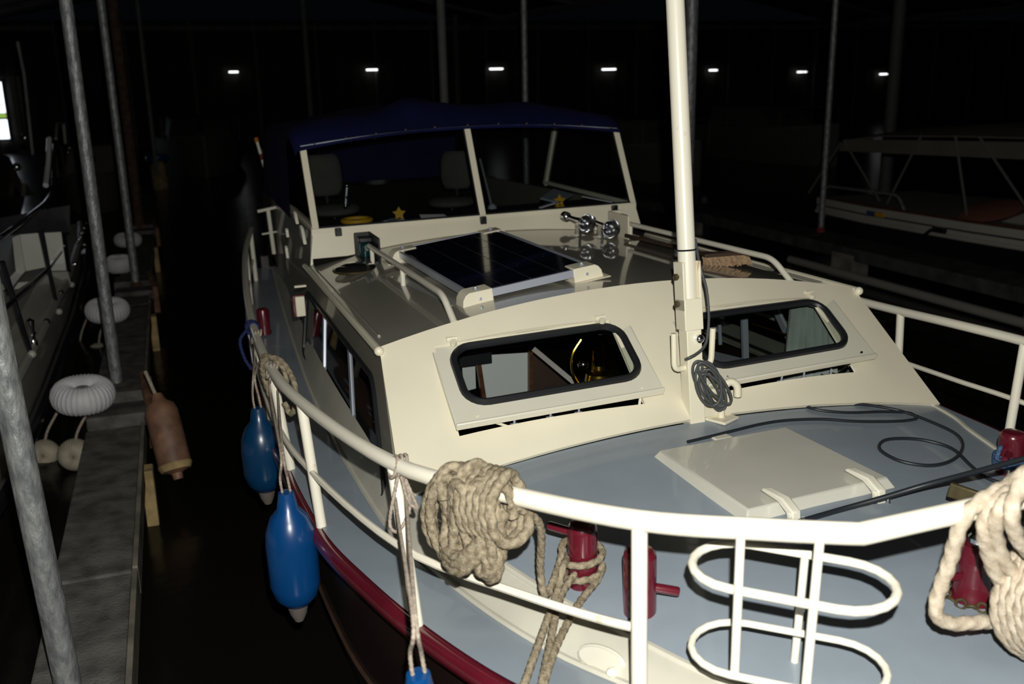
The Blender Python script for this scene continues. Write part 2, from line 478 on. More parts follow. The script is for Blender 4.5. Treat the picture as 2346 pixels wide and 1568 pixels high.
# row of ceiling tubes far away
lamps = [(535, 165, 10), (852, 160, 13), (1137, 158, 17), (1395, 159, 19), (1634, 161, 12), (1836, 165, 13), (2024, 170, 13)]
names = ['small strip lamp shining farthest left in the row over the back wall', 'strip lamp in the back row, above the blue canopy\'s left half',
         'strip lamp in the back row, between the pale post and the spotted pole', 'brightest strip lamp in the back row, left of the cream mast',
         'strip lamp in the back row, just right of the cream mast', 'double-tube strip lamp in the back row at the right', 'strip lamp farthest right, beside the wide dark post']
for i, (px, py, w) in enumerate(lamps):
    y = YB - 0.27
    c = wy(px, py, y); hw = w * y / FPX * 0.95
    t = thing('strip_lamp', names[i], 'lamp', c, 'strip lamps along the back of the boathouse')
    MB().box((0, 0, 0.09), (hw * 2.3, 0.14, 0.06)).build('housing', 'steel', t, smooth=False, bevel=0.01)
    if i == 5:
        MB().tube([(-hw, 0, 0), (hw * 0.25, 0, 0)], 0.032, 10).build('tube', 'lamp', t)
        MB().tube([(hw * 0.55, 0, 0), (hw * 1.3, 0, 0)], 0.028, 10).build('tube', 'lamp', t)
    else:
        MB().tube([(-hw, 0, 0), (hw, 0, 0)], 0.032, 10).build('tube', 'lamp', t)
    MB().box((0, 0.15, 0.10), (0.1, 0.14, 0.08)).build('wall_bracket', 'steel', t, smooth=False)

# poles of the berths
def pole(base, r, mat, label, top=5.4, lean=(0, 0), cap=None, zb=None, name='berth_pole'):
    b = V(base)
    t = thing(name, label, 'pole', b)
    h = top - b.z
    MB().tube([(0, 0, 0), (lean[0] * h, lean[1] * h, h)], r, 20).build('shaft', mat, t)
    if cap: MB().lathe([(r * 1.5, 0), (r * 1.5, 0.05), (r * 1.1, 0.09)], (0, 0, 0), n=20).build('collar', cap, t)
    return t
PZ = 0.55
pole((-2.50, 3.50, PZ), 0.047, 'galv', 'thick galvanised pole nearest the camera, cut off by the left edge', lean=(-.034, 0))
pole((-2.485, 7.42, PZ), 0.043, 'galv', 'tall galvanised pole rising from the catwalk behind the big white ring fender', cap='galv')
pole((-2.445, 11.45, PZ), 0.043, 'galv', 'second tall galvanised pole along the left catwalk, thinner with distance', cap='rust')
pole((-2.50, 16.4, 0.2), 0.075, 'rust', 'dark rusty pile just right of the second left pole')
pole(wz(360, 402, PZ), 0.055, 'steel', 'faint thin pole far down the left catwalk above a yellow fender')
p = wy(1207, 470, 12.5); pole((p.x, p.y, 0.2), 0.042, 'galv', 'spotted galvanised pole behind the boat, seen through the windscreen')
p = wy(1020, 240, 13.5); pole((p.x, p.y, 0.2), 0.06, 'steel', 'pale square-looking post rising behind the middle of the blue canopy', lean=(-0.004, 0))
p = wy(1572, 480, 8.4); pole((p.x, p.y, 0.2), 0.062, 'galv', 'wide galvanised pole directly behind the cream mast')
p = wz(1880, 535, PZ); pole(p, 0.042, 'galv', 'thin galvanised pole with red foot on the right catwalk', cap='red')
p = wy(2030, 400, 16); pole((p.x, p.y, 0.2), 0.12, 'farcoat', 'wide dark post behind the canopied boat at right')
p = wy(712, 260, 30); pole((p.x, p.y, 0.2), 0.08, 'steel', 'faint distant post left above the blue canopy')
p = wy(1050, 240, 40); pole((p.x, p.y, 0.2), 0.12, 'steel', 'faint distant post just right of the pale canopy post')

# left catwalk: slabs laid end to end on cross beams
cw = thing('catwalk', 'narrow weathered grey catwalk running away along the left side', 'pier', (-2.48, 1.0, WATER - 0.3))
segs = [(1.6, 4.45), (4.47, 6.62), (7.62, 10.6), (10.62, 11.2), (11.75, 15.9), (16.7, 22.0)]
B_ = lambda: LMB(cw.location)
for a, b in segs:
    B_().box((-2.485, (a + b) / 2, PZ - 0.045), (0.345, b - a, 0.09)).build('slab', 'concrete', cw, smooth=False, bevel=0.012)
    B_().box((-2.297, (a + b) / 2, PZ - 0.055), (0.025, b - a, 0.15)).build('edge_board', 'pierside', cw, smooth=False, bevel=0.004)
for y in (7.1, 11.45, 16.3):
    B_().box((-2.46, y - 0.22, PZ + 0.0), (0.40, 0.30, 0.10)).build('cross_beam', 'concrete', cw, smooth=False, bevel=0.015)
    B_().box((-2.46, y + 0.22, PZ + 0.03), (0.44, 0.36, 0.12)).build('cross_beam', 'concrete', cw, smooth=False, bevel=0.015)
    B_().tube([(-2.30, y + 0.4, PZ + 0.10), (-2.27, y, PZ + 0.10), (-2.24, y - 0.3, PZ + 0.05), (-2.24, y - 0.42, PZ - 0.2)], 0.035, 8).build('rope_lashing', 'brownfender', cw)
for y in (5.9, 10.2, 14.8):
    B_().box((-2.27, y, 0.16), (0.07, 0.13, 0.70)).build('fender_board', 'wetwood', cw, smooth=False, bevel=0.008)
# ribbed ring fenders on the catwalk's boat side
def ring_fender(c, R, axis, mat, label, squash=1.0, line=0.5):
    t = thing('ring_fender', label, 'fender', c, 'ribbed round fenders along the catwalk')
    MB().torus((0, 0, 0), R * (0.60 if mat == 'wheel' else .46), R * (0.42 if mat == 'wheel' else .55), axis, n=108, m=14, sx=squash, prof=lambda a: 1.0 + 0.035 * math.cos(36 * a)).build('ribbed_ring', mat, t)
    if mat == 'wheel': MB().tube([V(axis) * -0.05, V(axis) * 0.05], R * 0.25, 12).build('hub', 'darkcoat', t)
    if line: MB().tube(catmull([(0, 0, 0), (0.03, 0, line * 0.5), (0.12, 0, line)], 4), 0.010, 8).build('lashing', 'twine', t)
    return t
ring_fender(wy(190, 905, 6.82), 0.20, (0.05, -0.12, 1), 'wheel', 'largest white ribbed ring fender lying level beside the catwalk pole', 1.15, 0)
ring_fender(wy(246, 711, 9.9), 0.20, (0.05, -0.12, 1), 'wheel', 'white ribbed ring fender crossed by the nearest tall left pole', 1.15, 0)
ring_fender(wy(273, 605, 12.6), 0.155, (0.02, -0.1, 1), 'wheel', 'white drum-shaped ribbed fender third along the catwalk', 1.5, 0)
ring_fender(wy(293, 550, 14.8), 0.185, (0.05, -0.12, 1), 'wheel', 'smallest white ribbed ring fender farthest along the catwalk', 1.1, 0)
ring_fender(wy(103, 1040, 7.3), 0.105, (0.3, 1, 0.1), 'wheelold', 'dim ribbed round fender hanging below the largest ring fender, left one', 1.3, 0.3)
ring_fender(wy(172, 1042, 7.0), 0.115, (0.2, 1, 0.1), 'wheelold', 'yellowed ribbed round fender hanging against the catwalk edge near the front', 1.3, 0.3)
ring_fender(wy(184, 812, 10.9), 0.11, (0.3, 1, 0.1), 'wheelold', 'dim ribbed round fender left of a pole, second pair along the catwalk', 1.3, 0.4)
ring_fender(wy(227, 812, 10.6), 0.12, (0.2, 1, 0.1), 'wheelold', 'yellowed ribbed round fender right beside the tall pole, second pair', 1.3, 0.4)
# brown cylinder fender hung on the catwalk's right edge
a, b = wy(366, 930, 6.35), wy(404, 1078, 6.15)
t = thing('cylinder_fender', 'rust brown cylindrical fender hanging off the catwalk edge', 'fender', b)
ax = (a - b)
LN = ax.length
MB().lathe([(0.03, -0.06), (0.035, -0.02), (0.085, 0.0), (0.105, 0.05), (0.105, LN - 0.05), (0.09, LN), (0.05, LN + 0.03), (0.03, LN + 0.08)], (0, 0, 0), ax, 20).build('body', 'brownfender', t)
MB().lathe([(0.094, 0.0), (0.108, 0.03), (0.106, 0.045)], (0, 0, 0), ax, 20).build('rim', 'wetwood', t)
MB().tube([ax * 1.05, ax * 1.12 + V((-0.06, 0.1, 0.16))], 0.012, 8).build('lashing', 'twine', t)
a = wz(368, 425, 0.25)
t = thing('cylinder_fender', 'faint yellow fender with blue top far down the left catwalk', 'fender', (a.x, a.y, 0.2))
MB().lathe([(0.12, -0.25), (0.2, -0.15), (0.2, 0.55), (0.1, 0.7)], (0, 0, 0), n=16).build('body', 'wetwood', t)
MB().torus((0, 0, 0.75), 0.2, 0.1, (0, 0.2, 1)).build('blue_cap', 'fender', t)

# right catwalk
rc = thing('catwalk', 'dark grey catwalk on concrete piles at the right, beyond the boat', 'pier', (6.5, 10, WATER - 0.3))
B_ = lambda: LMB(rc.location)
for a, b in ((3, 7.5), (7.52, 11.2), (11.22, 15), (15.02, 20)):
    B_().box((6.55, (a + b) / 2, PZ - 0.06), (0.62, b - a, 0.16)).build('slab', 'darkpier', rc, smooth=False, bevel=0.01)
for y in (7.15, 10.3, 14.5):
    B_().box((6.36, y, 0.05), (0.25, 0.45, 0.86)).build('pile', 'pierside', rc, smooth=False, bevel=0.01)
B_().tube([(6.22, 4, 0.22), (6.22, 11.4, 0.22)], 0.055, 10).build('floating_pipe', 'dimcoat', rc)

# ================================================================== the cream cruiser
boat = thing('motor_cruiser', 'cream steel motor cruiser with blue-grey foredeck and navy canopy, lit by flash', 'boat', (0, 0, 0), boat=True)
S0 = [(0, 1.16), (.3, 1.2), (.62, 1.38), (.92, 1.68), (1.16, 2.03), (1.33, 2.45), (1.46, 2.95), (1.545, 3.45), (1.588, 4.3), (1.588, 5.3), (1.535, 6.5), (1.45, 8.0), (1.25, 9.6)]
T0 = [(0, 1.30), (.27, 1.35), (.55, 1.52), (.80, 1.80), (1.0, 2.15), (1.13, 2.5), (1.235, 2.95), (1.295, 3.3), (1.328, 4.3), (1.322, 5.3), (1.28, 6.3), (1.215, 7.6), (1.10, 9.6)]
U0 = [(0, 1.37), (.25, 1.42), (.50, 1.58), (.71, 1.84), (.86, 2.15), (.995, 2.48), (1.135, 2.95), (1.225, 3.28), (1.245, 4.3), (1.245, 5.3), (1.22, 6.3), (1.17, 7.6), (1.06, 9.6)]
def sheer_z(y):
    return 1.10 + 0.055 * max(0.0, 3.4 - y) + 0.03 * max(0, 2.2 - y) - 0.022 * max(0.0, y - 3.4) + 0.004 * max(0, y - 6) ** 2
def trunk_z(x, y): return 1.375 - 0.06 * (3.28 - y) - 0.11 * (x / 1.2) ** 2
def roof_z(x, y):
    t = (y - 3.84) / 2.21
    zc, ze = 1.84 - .065 * t, 1.692 - .035 * t
    return zc - (zc - ze) * (x / 1.187) ** 2
def outline(L0, n=6): return [(p.x, p.y) for p in catmull([V((a, b, 0)) for a, b in L0], n)]
So, To, Uo = outline(S0), outline(T0), outline(U0)
So[0] = (0, S0[0][1])
def both(fn):
    """one row from starboard stern round the bow to port stern"""
    half = fn
    return [V((-p.x, p.y, p.z)) for p in half[:0:-1]] + half
S = [V((x, y, sheer_z(y))) for x, y in So]
T = [V((x, y, sheer_z(y) + 0.012)) for x, y in To]
U = [V((x, y, trunk_z(x, y) if y < 3.28 else 1.265 - 0.012 * (y - 3.28))) for x, y in Uo]
Sb, Tb, Ub = both(S), both(T), both(U)
# hull shell
def hull_row(k, dz, dy=0.0):
    return both([V((x * k, y + dy * max(0, 1 - (y - 1.1) / 3), sheer_z(y) * (1 - dz) + dz * (-0.2))) for x, y in So])
MB().grid([Sb, hull_row(0.985, 0.12, 0.03), hull_row(0.95, 0.42, 0.12), hull_row(0.90, 0.7, 0.25), hull_row(0.82, 1.0, 0.45)]).build('hull', 'hull', boat)
MB().grid([hull_row(0.951, 0.415, 0.118), hull_row(0.958, 0.425, 0.115), hull_row(0.947, 0.44, 0.12)]).build('chine_line', 'darkwood', boat)
MB().tube([p + V((0, 0, -0.012)) + (V((p.x, p.y - 4, 0)).normalized() * 0.004) for p in Sb], 0.034, 10).build('rubbing_strake', 'maroon', boat)
mbs = MB(); mbs.grid([[V((p.x * 0.996, p.y + 0.004, p.z + 0.024)) for p in Sb], Tb]); mbs.build('side_deck', 'deck', boat)
MB().box((0, 9.62, 0.6), (2.4, 0.05, 1.1)).build('transom', 'hull', boat)
i0 = [i for i, p in enumerate(Ub) if p.y < 3.30]
MB().grid([Tb, [a.lerp(b, 0.5) + V((0, 0, 0.012)) for a, b in zip(Tb, Ub)], Ub]).build('trunk_coaming', 'coaming', boat)
MB().tube([p + V((0, 0, 0.004)) for p in Tb], 0.011, 6).build('coaming_bead', 'coaming', boat)
MB().tube([p + V((0, 0, -0.002)) for p in Ub[i0[0]:i0[-1] + 1]], 0.012, 6).build('trunk_edge_bead', 'coaming', boat)
# cambered trunk deck
rows = []
hU = [p for p in U if p.y <= 3.30]
for p in hU:
    rows.append([V((p.x * k / 10, p.y, trunk_z(p.x * k / 10, p.y))) for k in range(-10, 11)])
MB().grid(rows).build('foredeck', 'deck', boat)
# sidedeck seam lines (welded plates)
for y in (2.62, 3.55):
    for s in ():
        a = min(So, key=lambda q: abs(q[1] - y)); b = min(To, key=lambda q: abs(q[1] - y - 0.05))
        MB().bar((s * a[0] * 0.99, a[1], sheer_z(a[1]) + 0.024), (s * b[0], b[1], sheer_z(b[1]) + 0.014), 0.012, 0.004).build('deck_seam', 'deck', boat)

# ---------------------------------------------------------------- cabin front with two window openings
def fz(x, s):
    zb = 1.38 - .115 * (x / 1.2) ** 2; zt = 1.84 - .148 * (x / 1.187) ** 2
    return zb + (zt - zb) * s
def fp(x, s, out=0.0):
    a_ = abs(x); xx = x * (1 + (.0417 * (1 - s) - .0108 * s) * (a_ / 1.2) ** 6)
    q = V((xx, 3.28 + .56 * s, fz(xx, s)))
    return q + V((0, -0.63, 0.78)) * out
def win_s(x):   # lower and upper s of the opening at this x
    k = (abs(x) - .2) / .77
    return .150 + .095 * k, .76 + .11 * k
def in_win(x): return -.97 < x < -.2 or .14 < x < .885
xs_ = sorted(set([round(v, 4) for v in [-1.2 + i * 0.1 for i in range(25)] + [-.97, -.2, .14, .885]]))
m = MB()
for x0, x1 in zip(xs_[:-1], xs_[1:]):
    mid = (x0 + x1) / 2
    if in_win(mid):
        l0, h0 = win_s(x0); l1, h1 = win_s(x1)
        m.add([fp(x0, 0), fp(x1, 0), fp(x1, l1), fp(x0, l0)], [(0, 1, 2, 3)])
        m.add([fp(x0, h0), fp(x1, h1), fp(x1, 1), fp(x0, 1)], [(0, 1, 2, 3)])
    else:
        on = lambda q: any(abs(q - e) < 1e-6 for e in (-.97, -.2, .14, .885))
        a0 = win_s(x0) if on(x0) else (.25, .75)
        a1 = win_s(x1) if on(x1) else (.25, .75)
        ss0 = [0, a0[0], a0[1], 1]; ss1 = [0, a1[0], a1[1], 1]
        for k in range(3):
            m.add([fp(x0, ss0[k]), fp(x1, ss1[k]), fp(x1, ss1[k + 1]), fp(x0, ss0[k + 1])], [(0, 1, 2, 3)])
ob = m.build('cabin_front', 'cream', boat, sharp=60)
sm = ob.modifiers.new('solid', 'SOLIDIFY'); sm.thickness = 0.018; sm.offset = -1; split(ob)
# drip ledge under each opening
for s in (-1, 1):
    f = MB()
    xa, xb = (.2, .97) if s < 0 else (.14, .885)
    lo = [fp(s * x, win_s(x)[0] - 0.035, 0.004) for x in (xa - .01, .45, .72, xb + .02)]
    f.tube(lo, 0.009, 8)
    f.tube([fp(s * (xb + .005), win_s(xb)[0], 0.004), fp(s * (xb + .005), win_s(xb)[1], 0.004)], 0.007, 6)
    f.tube([fp(s * (xa - .005), win_s(xa)[0], 0.004), fp(s * (xa - .005), win_s(xa)[1], 0.004)], 0.007, 6)
    f.build('window_ledge', 'cream', boat)
# hatch-style front windows, hinged at the top and propped open
def front_window(TL, TR, BR_, BL, hole):
    TL, TR, BR_, BL = V(TL), V(TR), V(BR_), V(BL)
    w, h = ((TR - TL).length + (BR_ - BL).length) / 2, ((BL - TL).length + (BR_ - TR).length) / 2
    P = lambda u, v: (TL * (1 - u) + TR * u) * (1 - v) + (BL * (1 - u) + BR_ * u) * v
    n = (TR - TL).cross(BL - TL).normalized()
    if n.y > 0: n = -n
    mb, inn = holed_panel(P, (*hole, w, h), 0.022, -n)
    root = mb.build('front_window', 'hatch', boat, bevel=0.004, sharp=50)
    c = sum(inn, V()) / len(inn)
    MB().tube([p + n * 0.002 for p in inn], 0.0165, 8, closed=True).build('gasket', 'black', root)
    MB().add([p - n * 0.010 for p in inn], [tuple(range(len(inn)))]).build('pane', 'glass', root, smooth=False)
    MB().bar(BL - n * 0.006 + (BL - TL).normalized() * 0.002, BR_ - n * 0.006 + (BL - TL).normalized() * 0.002, 0.012, 0.034, up=n).build('bottom_lip', 'hatch', root, bevel=0.004)
    for u in (0.11, 0.86):
        q = P(u, -0.01)
        e = (TR - TL).normalized()
        k = MB(); k.box(q + n * 0.008, (0.05, 0.035, 0.016), (e, n.cross(e), n)); k.tube([q + n * 0.012 + n.cross(e) * -0.03 - e * 0.0, q + n * 0.03 + n.cross(e) * -0.03], 0.014, 10)
        k.tube([q - e * 0.022 + n * 0.018, q + e * 0.022 + n * 0.018], 0.008, 8)
        k.build('hinge', 'cream', root)
    return root, P, n
Lw, LP_, Ln = front_window(fp(-.99, .895, .012), fp(-.115, .765, .012), by(1522, 892, 3.345), by(1045, 976, 3.375), (.085, .085, .935, .80, .085))
Rw, RP_, Rn = front_window(fp(.085, .75, .012), fp(1.015, .925, .012), by(2008, 813, 3.42), by(1622, 884, 3.33), (.06, .10, .90, .80, .085))
# stays that hold the windows open, and catches on the ledge
for s, P_ in ((-1, LP_), (1, RP_)):
    for x, tp in ((-.30, .9), (-.85, .1)) if s < 0 else ((.86, .93), (.33, .12)):
        MB().tube([fp(x - s * 0.08, win_s(abs(x))[0] - .01, 0.0), P_(tp, .93)], 0.006, 6).build('window_stay', 'chrome' if s > 0 else 'cream', boat)
    for x in (.75, .48, .60):
        q = fp(s * x, win_s(x)[0] + .01, 0.0)
        k = MB(); k.box(q, (0.03, 0.02, 0.008)); k.tube([q, q + V((0, -0.005, 0.03))], 0.005, 6)
        k.build('window_catch', 'alu', boat)

# ---------------------------------------------------------------- cabin sides with long side windows
for s in (-1, 1):
    A, Bq, Cq, D = V((s * 1.187, 3.84, 1.692)), V((s * 1.187, 6.08, 1.657)), V((s * 1.268, 6.08, 1.10)), V((s * 1.272, 3.20, 1.15))
    P = lambda u, v: (A * (1 - u) + Bq * u) * (1 - v) + (D * (1 - u) + Cq * u) * v
    n = V((s, 0, 0.1)).normalized()
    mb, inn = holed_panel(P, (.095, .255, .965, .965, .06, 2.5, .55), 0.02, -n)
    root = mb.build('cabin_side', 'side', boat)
    MB().tube([p + n * 0.002 for p in inn], 0.014, 8, closed=True).build('gasket', 'black', root)
    MB().add([p - n * 0.01 for p in inn], [tuple(range(len(inn)))]).build('pane', 'glass', root, smooth=False)
    for u in (.37, .70):
        MB().bar(P(u, .25) - n * 0.012, P(u, .96) - n * 0.012, 0.05, 0.016, up=n).build('mullion', 'alu', root)
# ---------------------------------------------------------------- roof
rows = []
for i in range(13):
    y = 3.835 + (6.08 - 3.835) * i / 12
    rows.append([V((1.195 * k / 14, y, roof_z(1.195 * k / 14, y))) for k in range(-14, 15)])
ro = MB().grid(rows).build('cabin_roof', 'roof', boat)
ro.modifiers.new('solid', 'SOLIDIFY').thickness = 0.02
ro.modifiers['solid'].offset = -1; split(ro)
for s in (-1, 1):
    g = MB()
    pts = [V((s * 1.198, 3.80 + (6.08 - 3.80) * i / 10, roof_z(1.187, 3.80 + (6.08 - 3.80) * i / 10) + 0.004)) for i in range(11)]
    g.tube(pts, 0.017, 8); g.ball(pts[0], 0.021)
    g.build('gutter', 'cream' if s < 0 else 'cream', boat)
    MB().tube([V((s * 1.15, p.y, roof_z(1.15, p.y) + 0.002)) for p in pts[1:]], 0.007, 6).build('roof_bead', 'roof', boat)
# roof handrails
for s in (-1, 1):
    h = MB()
    x = s * 0.852
    def zr(y): return roof_z(x, y)
    h.tube(bend([(x, 3.865, zr(3.865)), (x + s * 0.0, 4.03, zr(4.03) + 0.095), (x, 5.75, zr(5.75) + 0.095), (x, 5.86, zr(5.86))], 0.07), 0.0155, 10)
    for y in (4.82, 5.62):
        h.tube([(x, y, zr(y)), (x, y, zr(y) + 0.093)], 0.013, 8)
    h.build('roof_handrail', 'rail', boat)
# solar panel on four moulded corner brackets
c0, c1, c2, c3 = bz(1105, 668, 1.838), bz(885, 575, 1.838), bz(1128, 526, 1.902), bz(1360, 607, 1.902)
ex = ((c3 - c0) + (c2 - c1)).normalized(); eyp = ((c1 - c0) + (c2 - c3)); eyp = (eyp - ex * eyp.dot(ex)).normalized(); ez = ex.cross(eyp)
cc = (c0 + c1 + c2 + c3) / 4
SWd, SLn = ((c3 - c0).length + (c2 - c1).length) / 2, ((c1 - c0).length + (c2 - c3).length) / 2
sp = MB().box(cc - ez * 0.008, (SWd - 0.01, SLn - 0.01, 0.012), (ex, eyp, ez)).build('solar_panel', 'cell', boat, smooth=False)
def SPt(a, b, dz=0.0): return cc + ex * (a * SWd / 2) + eyp * (b * SLn / 2) + ez * dz
for a0, b0, a1, b1 in ((-1, -1, 1, -1), (1, -1, 1, 1), (1, 1, -1, 1), (-1, 1, -1, -1)):
    MB().bar(SPt(a0, b0, -0.016), SPt(a1, b1, -0.016), 0.014, 0.036, up=ez).build('frame_rail', 'alu', sp, smooth=False)
for i in range(4):
    for j in range(9):
        a = -0.94 + 1.88 * (i + .5) / 4; b = -0.96 + 1.92 * (j + .5) / 9
        MB().box(SPt(a, b, 0.000), (SWd * .94 / 4 - 0.005, SLn * .96 / 9 - 0.004, 0.0025), (ex, eyp, ez)).build('solar_cell', 'cell', sp, smooth=False)
for i in (1, 2, 3):
    a = -0.94 + 1.88 * i / 4
    MB().bar(SPt(a, -.96, 0.0005), SPt(a, .96, 0.0005), 0.004, 0.002, up=ez).build('busbar', 'grid', sp, smooth=False)
for a, b in ((-1, -1), (1, -1), (1, 1), (-1, 1)):
    # corner bracket: quarter-round moulding with a foot flange and a bolt
    o_ = SPt(a, b, 0)
    X = ex * a; Y = eyp * b
    prof = [(-0.10, 0.006), (0.012, 0.006), (0.03, -0.004), (0.045, -0.025), (0.052, -0.062), (-0.10, -0.062)]
    k = MB()
    ring = [[o_ + X * px_ + Y * yy + ez * pz_ for px_, pz_ in prof] for yy in (-0.09, 0.012)]
    k.grid(ring, wrap=True)
    k.add(ring[0], [tuple(range(6))]); k.add(ring[1], [tuple(range(6))])
    k.box(o_ + X * -0.015 + Y * -0.03 - ez * 0.062, (0.19, 0.13, 0.007), (ex, eyp, ez))
    br = k.build('corner_bracket', 'cream', sp, bevel=0.004)
    MB().lathe([(0.0, 0.014), (0.008, 0.012), (0.011, 0.004), (0.015, 0.0)][::-1], o_ + X * -0.035 + Y * -0.035 + ez * 0.006, ez, 12).build('bolt', 'alu', br)
    MB().lathe([(0.009, -0.002), (0.007, 0.006), (0.0, 0.008)], o_ + X * -0.035 + Y * 0.012 - ez * 0.03, Y, 10).build('bolt', 'alu', br)
# smoked dome vent, sidelight boxes, twin horns
q = bz(815, 620, roof_z(-.97, 5.54))
k = MB().lathe([(0.13, 0.0), (0.13, 0.012), (0.115, 0.026), (0.07, 0.042), (0.0, 0.048)], q, (0, 0, 1), 24)
dm = k.build('dome_vent', 'dome', boat)
MB().torus(q + V((0, 0, 0.006)), 0.128, 0.008, n=28, m=6).build('rim', 'bronze', dm)
for s in (-1, 1):
    bxx = s * 0.86
    k = MB()
    zz = roof_z(bxx, 5.78)
    k.box((bxx - s * 0.045, 5.72, zz + 0.085), (0.012, 0.30, 0.15)); k.box((bxx + s * 0.0, 5.86, zz + 0.085), (0.10, 0.012, 0.15)); k.box((bxx, 5.74, zz + 0.012), (0.10, 0.26, 0.012))
    sb = k.build('sidelight_board', 'black' if s < 0 else 'cream', boat, bevel=0.003)
    MB().lathe([(0.03, 0), (0.032, 0.02), (0.032, 0.07), (0.02, 0.085)], (bxx + s * 0.0, 5.80, zz + 0.02), n=16).build('lens', 'greenlens' if s < 0 else 'maroon', sb)
    MB().box((bxx, 5.80, zz + 0.125), (0.08, 0.09, 0.03)).build('lamp_cap', 'black', sb, bevel=0.006)
for (px_, py_, yh, L) in ((1345, 512, 5.52, .30), (1400, 525, 5.42, .34)):
    mouth = by(px_, py_, yh)
    back = mouth + V((-0.02 if px_ < 1380 else 0.015, L, 0.01)); ax_ = (mouth - back).normalized()
    hn = MB().lathe([(0.014, 0), (0.015, L * .45), (0.022, L * .7), (0.038, L * .88), (0.058, L), (0.060, L + .006), (0.052, L - .002), (0.03, L * .85), (0.012, L * .6), (0.0, L * .58)], back, ax_, 22).build('horn', 'chrome', boat)
    MB().lathe([(0.022, -.03), (0.03, -.02), (0.03, 0.02), (0.018, 0.03)], back, ax_, 16).build('diaphragm', 'chrome', hn)
    foot = V((mouth.x, mouth.y + L * .45, roof_z(mouth.x, mouth.y + L * .45)))
    MB().bar(foot, mouth + V((0, L * .45, 0.0)), 0.02, 0.05, up=(0, 1, 0)).build('bracket', 'chrome', hn)
    MB().box(foot + V((0, 0, 0.004)), (0.07, 0.09, 0.008)).build('base_plate', 'chrome', hn, bevel=0.002)

# ---------------------------------------------------------------- windscreen
WB, WT = 6.12, 6.40
def wsb(x): return V((x, WB, 1.872))
def wst(x): return V((x, WT, 2.435 - 0.065 * (x / 1.11) ** 2))
m = MB()
rows = []
for f_ in (0, .5, 1):
    rows.append([V((x * (1.165 + (1.128 - 1.165) * f_) / 1.15, 6.075 + .045 * f_, (roof_z(x, 6.07) - 0.004) * (1 - f_) + 1.85 * f_)) for x in [-1.15 + 2.3 * i / 16 for i in range(17)]])
m.grid(rows)
sl = m.build('windscreen_sill', 'cream', boat); sl.modifiers.new('solid', 'SOLIDIFY').thickness = 0.02; split(sl)
MB().bar(wsb(-1.135) + V((0, 0, -0.008)), wsb(1.135) + V((0, 0, -0.008)), 0.035, 0.045).build('lower_frame', 'cream', boat, bevel=0.004)
MB().bar(wsb(-1.13) + V((0, -0.0185, -0.033)), wsb(1.13) + V((0, -0.0185, -0.033)), 0.006, 0.005).build('sill_joint', 'black', boat)
for x, w in ((-1.105, .042), (0.005, .042), (1.115, .042)):
    MB().bar(wsb(x), wst(x) + V((0, 0, 0.01)), w, 0.03, up=(0, -1, .4)).build('screen_post', 'cream', boat, bevel=0.003)
tp = [wst(-1.12 + 2.24 * i / 12) + V((0, -0.012, 0.012)) for i in range(13)]
MB().tube(tp, 0.008, 8).build('top_frame', 'alu', boat)
for x0, x1 in ((-1.085, -.016), (.026, 1.095)):
    MB().add([wsb(x0) + V((0, 0.002, 0.012)), wsb(x1) + V((0, 0.002, 0.012)), wst(x1), wst((x0 + x1) / 2), wst(x0)], [(0, 1, 2, 3, 4)]).build('windscreen_pane', 'wind', boat, smooth=False)
    k = MB()
    for a, b in ((wsb(x0), wst(x0)), (wsb(x1), wst(x1)), (wsb(x0) + V((0, 0, .016)), wsb(x1) + V((0, 0, .016)))): k.tube([a, b], 0.009, 6)
    k.build('pane_seal', 'black', boat)
for px_, py_ in ((775, 532), (1107, 505), (1408, 479)):
    q = by(px_, py_, 6.09)
    k = MB(); k.box(q, (0.042, 0.03, 0.05)); k.box(q + V((0, -0.012, 0.018)), (0.03, 0.02, 0.02))
    k.build('clamp', 'black', boat, bevel=0.004)
    
# wheelhouse sides, cockpit tub and dashboard
for s in (-1, 1):
    m = MB()
    y0, y1 = 6.06, 9.3
    m.hexa([V((s * 1.235, y0, 1.06)), V((s * 1.11, y1, 1.04)), V((s * 1.08, y1, 1.04)), V((s * 1.205, y0, 1.06)),
            V((s * 1.135, y0 + .06, 1.87)), V((s * 1.08, y1, 1.80)), V((s * 1.05, y1, 1.80)), V((s * 1.105, y0 + .06, 1.87))])
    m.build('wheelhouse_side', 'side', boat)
    # slanted side window post and sill
    a, b = bx(1250, 442, 1.105), bx(1276, 314, 1.105)
    MB().bar((s * 1.105, a.y, 1.86), (s * 1.09, b.y, 2.36), 0.045, 0.03, up=(s, 0, 0)).build('side_window_post', 'cream', boat, bevel=0.003)
    MB().bar((s * 1.11, 6.14, 1.878), (s * 1.11, a.y + .02, 1.878), 0.04, 0.03).build('side_window_sill', 'cream', boat, bevel=0.003)
    MB().add([(s * 1.108, 6.15, 1.88), (s * 1.108, a.y, 1.88), (s * 1.095, b.y, 2.36), (s * 1.10, 6.40, 2.36)], [(0, 1, 2, 3)]).build('side_pane', 'wind', boat, smooth=False)
